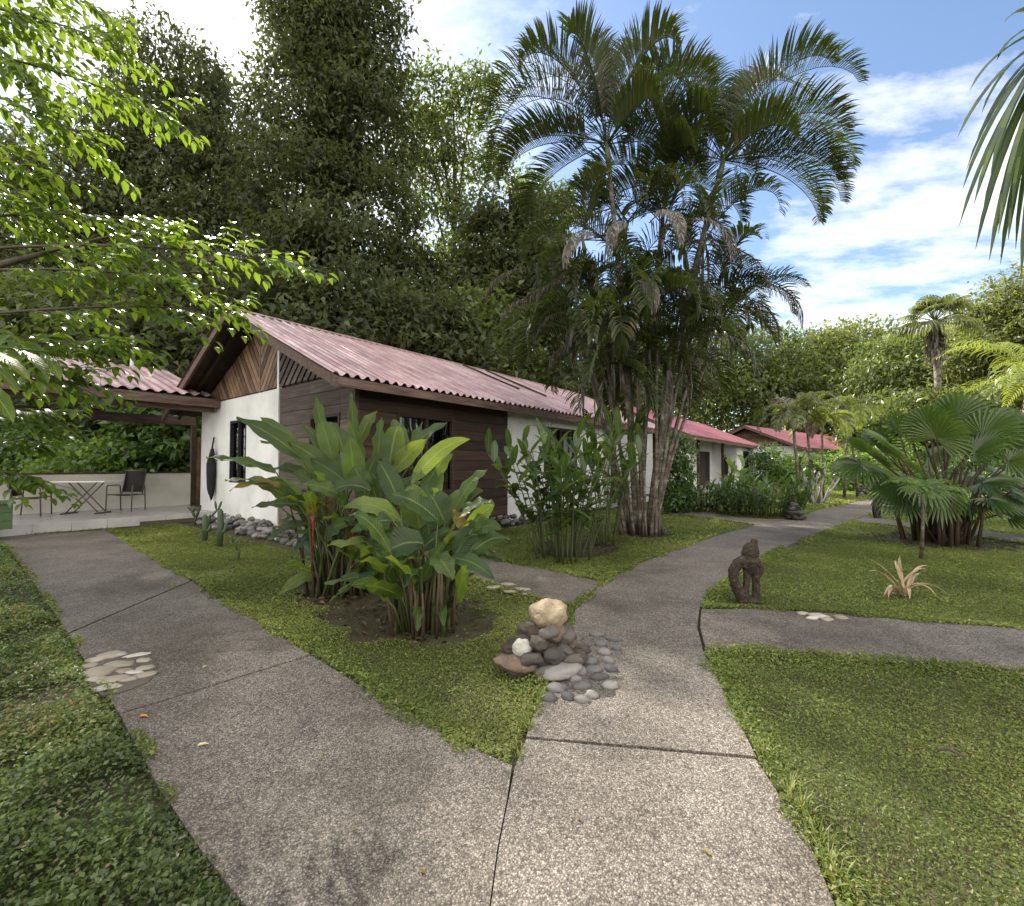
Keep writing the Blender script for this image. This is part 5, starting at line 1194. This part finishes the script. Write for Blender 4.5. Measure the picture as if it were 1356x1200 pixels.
# ---- fan palm clump on the right lawn
fb = G(1245, 716); fc = thing('fan_palm_clump', 'bushy clump of fan-leaved palms on the right lawn', 'palm', fb)
st = MB()
fans = [(1150,600,-.2,.55,-60),(1175,585,.1,.5,-80),(1195,610,-.4,.55,-70),(1215,560,.2,.55,-100),(1240,580,-.3,.6,-85),(1265,555,.1,.7,-60),(1290,600,-.4,.6,-20),(1310,560,.3,.6,-40),(1335,610,-.3,.6,0),(1300,640,-.6,.55,20),(1340,650,-.5,.55,30),(1265,620,-.6,.55,-50),(1225,640,-.5,.5,-120),(1185,640,-.2,.45,-130),(1330,680,-.3,.5,50),(1360,600,.2,.6,0),(1250,545,.5,.55,-90),(1205,575,.6,.5,-110),(1285,575,.6,.6,-60),(1345,570,.6,.6,-30),(1165,620,.4,.5,-150),(1280,660,-.2,.45,60),(1375,640,0,.6,20),(1230,605,.7,.5,-90),(1315,625,.8,.6,0),(1140,615,.0,.55,0),(1160,590,.5,.55,0),(1230,565,-.2,.6,0),(1300,575,-.2,.65,0),(1325,585,.1,.65,0),(1355,620,-.2,.6,0),(1200,660,-.3,.45,0),(1245,650,-.5,.5,0),(1310,660,-.5,.5,0),(1280,630,.5,.6,0),(1350,665,.3,.6,0),(1190,570,.8,.55,0)]
fan_objs = []
for (px, py, dd_, r_, an) in fans:
    h_ = P(px, py, fb.y+dd_)-fb; a = random.random()*6.28; g_ = Vector((math.cos(a)*.4*random.random()+h_.x*.12, math.sin(a)*.4*random.random(), -.05))
    st.tube([g_, g_.lerp(h_, .5)+Vector((-h_.x*.12, 0, .15)), h_], [.03,.02,.011], 6)
    mb = MB(); an_ = R(an); d = Vector((math.cos(an_)*.8 if abs(an) < 90 or True else 0, random.uniform(-.5,.1), -math.sin(an_)*.7)); d.x = h_.x*.5+random.uniform(-.3,.3); d.z = .35+.3*random.random() if py < 615 else random.uniform(-.5,.2)
    fan_leaf(mb, h_, d, (0,-.55,1), r_*1.05, 26, R(245), random.uniform(.15,.4), .5); mb.build('frond', M['fan'], fc)
for k in range(30):
    a = random.random()*6.28; r0 = .55*math.sqrt(random.random()); g_ = Vector((math.cos(a)*r0, math.sin(a)*r0, -.05)); h_ = random.uniform(.5,1.2)
    st.tube([g_, g_+Vector((math.cos(a)*.12, math.sin(a)*.12, h_))], [.035,.012], 6)
st.build('stalks', M['stalk'], fc, True)
for (bx_, by_, tx, ty, w) in ((1300,660,1330,690,.24),(1290,650,1356,675,.24),(1165,625,1150,650,.14)):
    dl = MB(); banana_leaf(dl, P(bx_,by_,fb.y-.2)-fb, P(tx,ty,fb.y-.4)-fb, w, sag=.15, face=(.2,-.8,.5)); dl.build('undivided_leaf', M['ginger'], fc, True)
# sapling in front
sb = G(1220, 739); sp = thing('palm_sapling', 'small palm sapling with thin reddish stem before the fan palm clump', 'palm', sb)
mb = MB(); top = P(1222,652,sb.y)-sb; mb.tube([(0,0,-.05), top*.5+Vector((.01,0,0)), top], [.028,.02,.016], 8); mb.build('stem', M['palm_trunk'], sp, True)
for k in range(9):
    mb = MB(); az = k*40+random.uniform(-12,12); frond(mb, top, R(az), R(random.uniform(15,55)), .5, 1.3, pairs=14, ll=.24, vup=.1, w=.03, droop=.5, rr=.006, steps=8, bare=.3); mb.build('frond', M['bright_shrub'], sp)
# dry strap plant
db = G(1193, 788); dp = thing('strap_plant', 'pale dry strap-leaved plant lying spread on the right lawn', 'plant', db); mb = MB()
for (tx, ty, hx, hy, dd_) in ((1192,735,1190,760,.0),(1230,755,1212,752,0),(1258,793,1225,765,-.1),(1240,790,1220,768,-.2),(1150,740,1172,755,.1),(1150,757,1170,757,0),(1205,798,1205,775,-.2),(1176,792,1182,775,-.2),(1225,763,1210,758,.2),(1234,751,1208,748,.1),(1170,790,1184,770,-.15),(1186,742,1186,758,.1)):
    b0 = Vector((random.uniform(-.05,.05), random.uniform(-.05,.05), 0)); e = P(tx,ty,db.y+dd_)-db; m_ = P(hx,hy,db.y+dd_*.5)-db; e.z = max(e.z, .015); m_.z = max(m_.z, .05)
    strap(mb, [b0*(1-u)**2+(m_+Vector((0,0,.05)))*2*u*(1-u)+e*u*u for u in [k/8 for k in range(9)]], .035, fold=.3)
mb.build('foliage', M['spider'], dp)
# cacti
def pads(mb, p, az, n, r, tilt):
    p = Vector(p); up = Vector((math.sin(tilt)*math.cos(az), math.sin(tilt)*math.sin(az), math.cos(tilt)))
    rot = up.to_track_quat('Z','Y').to_matrix()
    mb.ball(p+up*r*1.15, (r*.62, r*.24, r*1.2), 10, 8, rot, .08)
    if n > 1:
        for sg in (-1, 1):
            if random.random() < .75: pads(mb, p+up*r*1.9+Vector((sg*r*.25,0,0)), az+random.uniform(-.5,.5), n-1, r*.85, sg*random.uniform(.1,.7))
def cactus(label, px, py, kind, h_):
    g_ = G(px, py); t = thing('cactus', label, 'cactus', g_, 0, 'cacti by the bungalow border'); mb = MB()
    if kind == 'pad': pads(mb, (0,0,-.02), random.random(), 3, h_*.2, .1)
    else:
        mb.tube([(0,0,-.03),(.01,0,h_*.5),(0,0,h_*.92),(0,0,h_)], [.045,.05,.045,.015], 10); mb.tube([(0,0,h_*.35),(.09,-.02,h_*.38),(.12,-.02,h_*.6)], [.03,.03,.02], 8)
    mb.build('stem', M['cactus'], t, True)
cactus('low prickly pear standing nearest on the lawn by the stone border', 315, 740, 'pad', .36)
cactus('tall single-column cactus beside the stone border', 291, 722, 'col', .62)
cactus('shorter column cactus left of the tall one', 271, 715, 'col', .46)
cactus('branching prickly pear by the terrace corner', 276, 697, 'pad', .6)
cactus('small prickly pear close to the terrace edge', 258, 694, 'pad', .45)

# ---- palms far right
def small_palm(label, base, hgt, fr, n, mat, r=.05, ll=.3, name='palm_tree', group=None, dry=0, el=(10,75), curl=(1.2,2.0)):
    base = Vector(base); t = thing(name, label, 'palm', base, 0, group); mb = MB(); lx = random.uniform(-.12,.12)*hgt
    tp_ = Vector((lx, 0, hgt)); mb.tube([(0,0,-.05), tp_*.5+Vector((-lx*.2,0,0)), tp_], [r*1.2,r,r*.8], 8); mb.build('trunk', M['palm_trunk'], t, True)
    for k in range(n):
        m2 = MB(); frond(m2, tp_, R(k*360/n+random.uniform(-20,20)), R(random.uniform(*el)), fr*random.uniform(.8,1.15), random.uniform(*curl), pairs=22, ll=ll, vup=.3, w=.045, droop=.7, rr=.012, steps=9); m2.build('frond', M['palm_dry' if k < dry else mat], t)
gp = 'small palms before the far house'
for (px, py, hh, lb, dr_) in ((1058,668,3.0,'small palm with grey trunk leftmost before the far roof',1),(1074,666,3.1,'small grey palm second from left before the far roof',1),(1090,664,2.9,'small palm with drooping greyish fronds before the far roof',2),(1118,660,3.6,'small yellowish palm right of the far roof',2),(1136,658,3.3,'palest small palm rightmost of the group',3)):
    small_palm(lb, G(px, py), hh, 1.6, 11, 'palm_mid' if dr_ < 2 else 'palm_yellow', .05, .45, group=gp, dry=dr_+1, el=(25,80), curl=(2.0,2.9))
wb = G(1083, 666); wt = thing('pale_stem_clump', 'clump of whitish slanting stems with dark leaves at the lawn edge', 'plant', wb); mb = MB(); lf = MB()
for k in range(9):
    a = random.uniform(-1,1); p1 = Vector((a*.75, random.uniform(-.3,.3), random.uniform(.9,1.6))); p0 = Vector((a*.25, random.uniform(-.1,.1), -.05)); mb.tube([p0, p0.lerp(p1,.5)+Vector((0,0,.05)), p1], [.05,.04,.03], 7)
    for j in range(9):
        d = Vector((random.uniform(-1,1), random.uniform(-1,1), random.uniform(-.8,.6))).normalized()*.5; banana_leaf(lf, p1, p1+d, .1, n=5)
mb.build('stems', M['white_stone'], wt, True); lf.build('foliage', M['shrub'], wt, True)
for (px, Y, hh, fr, n_, lb, mt) in ((1350,14.5,4.2,3.0,13,'large yellow-green feathery palm sunlit at the right edge','palm_yellow'),(1400,17,5.0,2.8,10,'second yellow-green feathery palm partly past the right edge','palm_yellow')):
    small_palm(lb, GY(px, Y), hh, fr, n_, mt, .12, .75, el=(-5,70), curl=(.9,1.6))
fpb = GY(1243, 32); fp = thing('fan_palm', 'tall fan palm with shaggy dead skirt standing against the right backdrop', 'palm', fpb)
mb = MB(); ht = P(1240,425,32).z; mb.tube([(0,0,0),(.1,0,ht*.5),(0,0,ht)], [.24,.2,.2], 10); mb.build('trunk', M['palm_trunk'], fp, True)
for k in range(24):
    a = random.random()*6.28; el = random.uniform(-.6,1.3); d = Vector((math.cos(a)*math.cos(el), math.sin(a)*math.cos(el), math.sin(el))); m2 = MB(); h0 = Vector((0,0,ht)); h1 = h0+d*random.uniform(1.0,1.7)
    m2.tube([h0,h1], [.04,.025], 5); fan_leaf(m2, h1, d, (0,0,1), random.uniform(1.1,1.5), 22, R(220), .7, .35); m2.build('frond', M['tree_pale'], fp)
m2 = MB()
for k in range(70):
    a = random.random()*6.28; z0 = ht-random.uniform(.1,2.2); r_ = random.uniform(.25,.75); strap(m2, [(math.cos(a)*.2,math.sin(a)*.2,z0),(math.cos(a)*r_,math.sin(a)*r_,z0-.4),(math.cos(a)*r_,math.sin(a)*r_,z0-1.4)], .16)
m2.build('dead_skirt', M['palm_dry'], fp)

# ------------------------------------------------------------------ light
SUN_AZ, SUN_EL = R(-37.0), R(41)     # azimuth from +Y toward +X
sd = Vector((math.sin(SUN_AZ)*math.cos(SUN_EL), math.cos(SUN_AZ)*math.cos(SUN_EL), math.sin(SUN_EL)))
sun = bpy.data.lights.new('sun', 'SUN'); sun.energy = 5.0; sun.angle = R(.55); sun.color = (1, .93, .80)
so = bpy.data.objects.new('sun', sun); COL.objects.link(so); so.rotation_euler = sd.to_track_quat('Z', 'Y').to_euler(); so.location = sd*60
W = bpy.data.worlds.new('World'); scene.world = W; W.use_nodes = True; nt = W.node_tree; nt.nodes.clear()
out = nt.nodes.new('ShaderNodeOutputWorld'); bg = nt.nodes.new('ShaderNodeBackground'); nt.links.new(bg.outputs[0], out.inputs[0]); bg.inputs[1].default_value = .1
sky = nt.nodes.new('ShaderNodeTexSky'); sky.sky_type = 'NISHITA'; sky.sun_disc = False; sky.sun_elevation = SUN_EL; sky.sun_rotation = SUN_AZ
sky.air_density = 1.0; sky.dust_density = .55; sky.ozone_density = 1.6
tc = nt.nodes.new('ShaderNodeTexCoord'); sp_ = nt.nodes.new('ShaderNodeSeparateXYZ'); nt.links.new(tc.outputs['Generated'], sp_.inputs[0])
def mth(op, a, b=None, c=None):
    n_ = nt.nodes.new('ShaderNodeMath'); n_.operation = op
    for i, v in enumerate((a, b, c)):
        if v is None: continue
        if hasattr(v, 'links'): nt.links.new(v, n_.inputs[i])
        else: n_.inputs[i].default_value = v
    return n_.outputs[0]
zz = mth('ADD', mth('MAXIMUM', sp_.outputs[2], 0), .12)
cb_ = nt.nodes.new('ShaderNodeCombineXYZ'); nt.links.new(mth('DIVIDE', sp_.outputs[0], zz), cb_.inputs[0]); nt.links.new(mth('DIVIDE', sp_.outputs[1], zz), cb_.inputs[1])
mp = nt.nodes.new('ShaderNodeMapping'); mp.inputs['Rotation'].default_value = (0,0,R(35)); mp.inputs['Scale'].default_value = (1.0,1.9,1); mp.inputs['Location'].default_value = (-1.3,.6,0); nt.links.new(cb_.outputs[0], mp.inputs[0])
n1 = nt.nodes.new('ShaderNodeTexNoise'); n1.inputs['Scale'].default_value = .75; n1.inputs['Detail'].default_value = 3; nt.links.new(mp.outputs[0], n1.inputs['Vector'])
n2 = nt.nodes.new('ShaderNodeTexNoise'); n2.inputs['Scale'].default_value = 3.6; n2.inputs['Detail'].default_value = 9; n2.inputs['Roughness'].default_value = .62; nt.links.new(mp.outputs[0], n2.inputs['Vector'])
cl = mth('ADD', mth('MULTIPLY', n1.outputs[0], .65), mth('MULTIPLY', n2.outputs[0], .35))
# extra bright cloud, unseen, added behind and above the viewer to lift ambient light
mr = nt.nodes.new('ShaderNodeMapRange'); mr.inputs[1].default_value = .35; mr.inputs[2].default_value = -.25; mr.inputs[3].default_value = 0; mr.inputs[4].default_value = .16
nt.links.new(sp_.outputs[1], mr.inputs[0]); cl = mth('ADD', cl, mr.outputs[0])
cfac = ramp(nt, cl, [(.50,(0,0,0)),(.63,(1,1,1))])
fill_cloud = nt.nodes.new('ShaderNodeMapRange'); fill_cloud.inputs[1].default_value = .25; fill_cloud.inputs[2].default_value = -.35; fill_cloud.inputs[3].default_value = 0; fill_cloud.inputs[4].default_value = 1
nt.links.new(sp_.outputs[1], fill_cloud.inputs[0])
skyc = mix(nt, cfac, sky.outputs[0], mix(nt, fill_cloud.outputs[0], (6.0, 6.05, 6.2), (13.0, 12.3, 11.2)))
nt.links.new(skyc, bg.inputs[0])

vs_ = scene.view_settings; vs_.view_transform = 'Standard'; vs_.look = 'None'; vs_.gamma = 1; vs_.exposure = 1.32
scene.cycles.max_bounces = 8; scene.cycles.diffuse_bounces = 3; scene.cycles.transmission_bounces = 4; scene.cycles.transparent_max_bounces = 8
scene.cycles.use_denoising = True
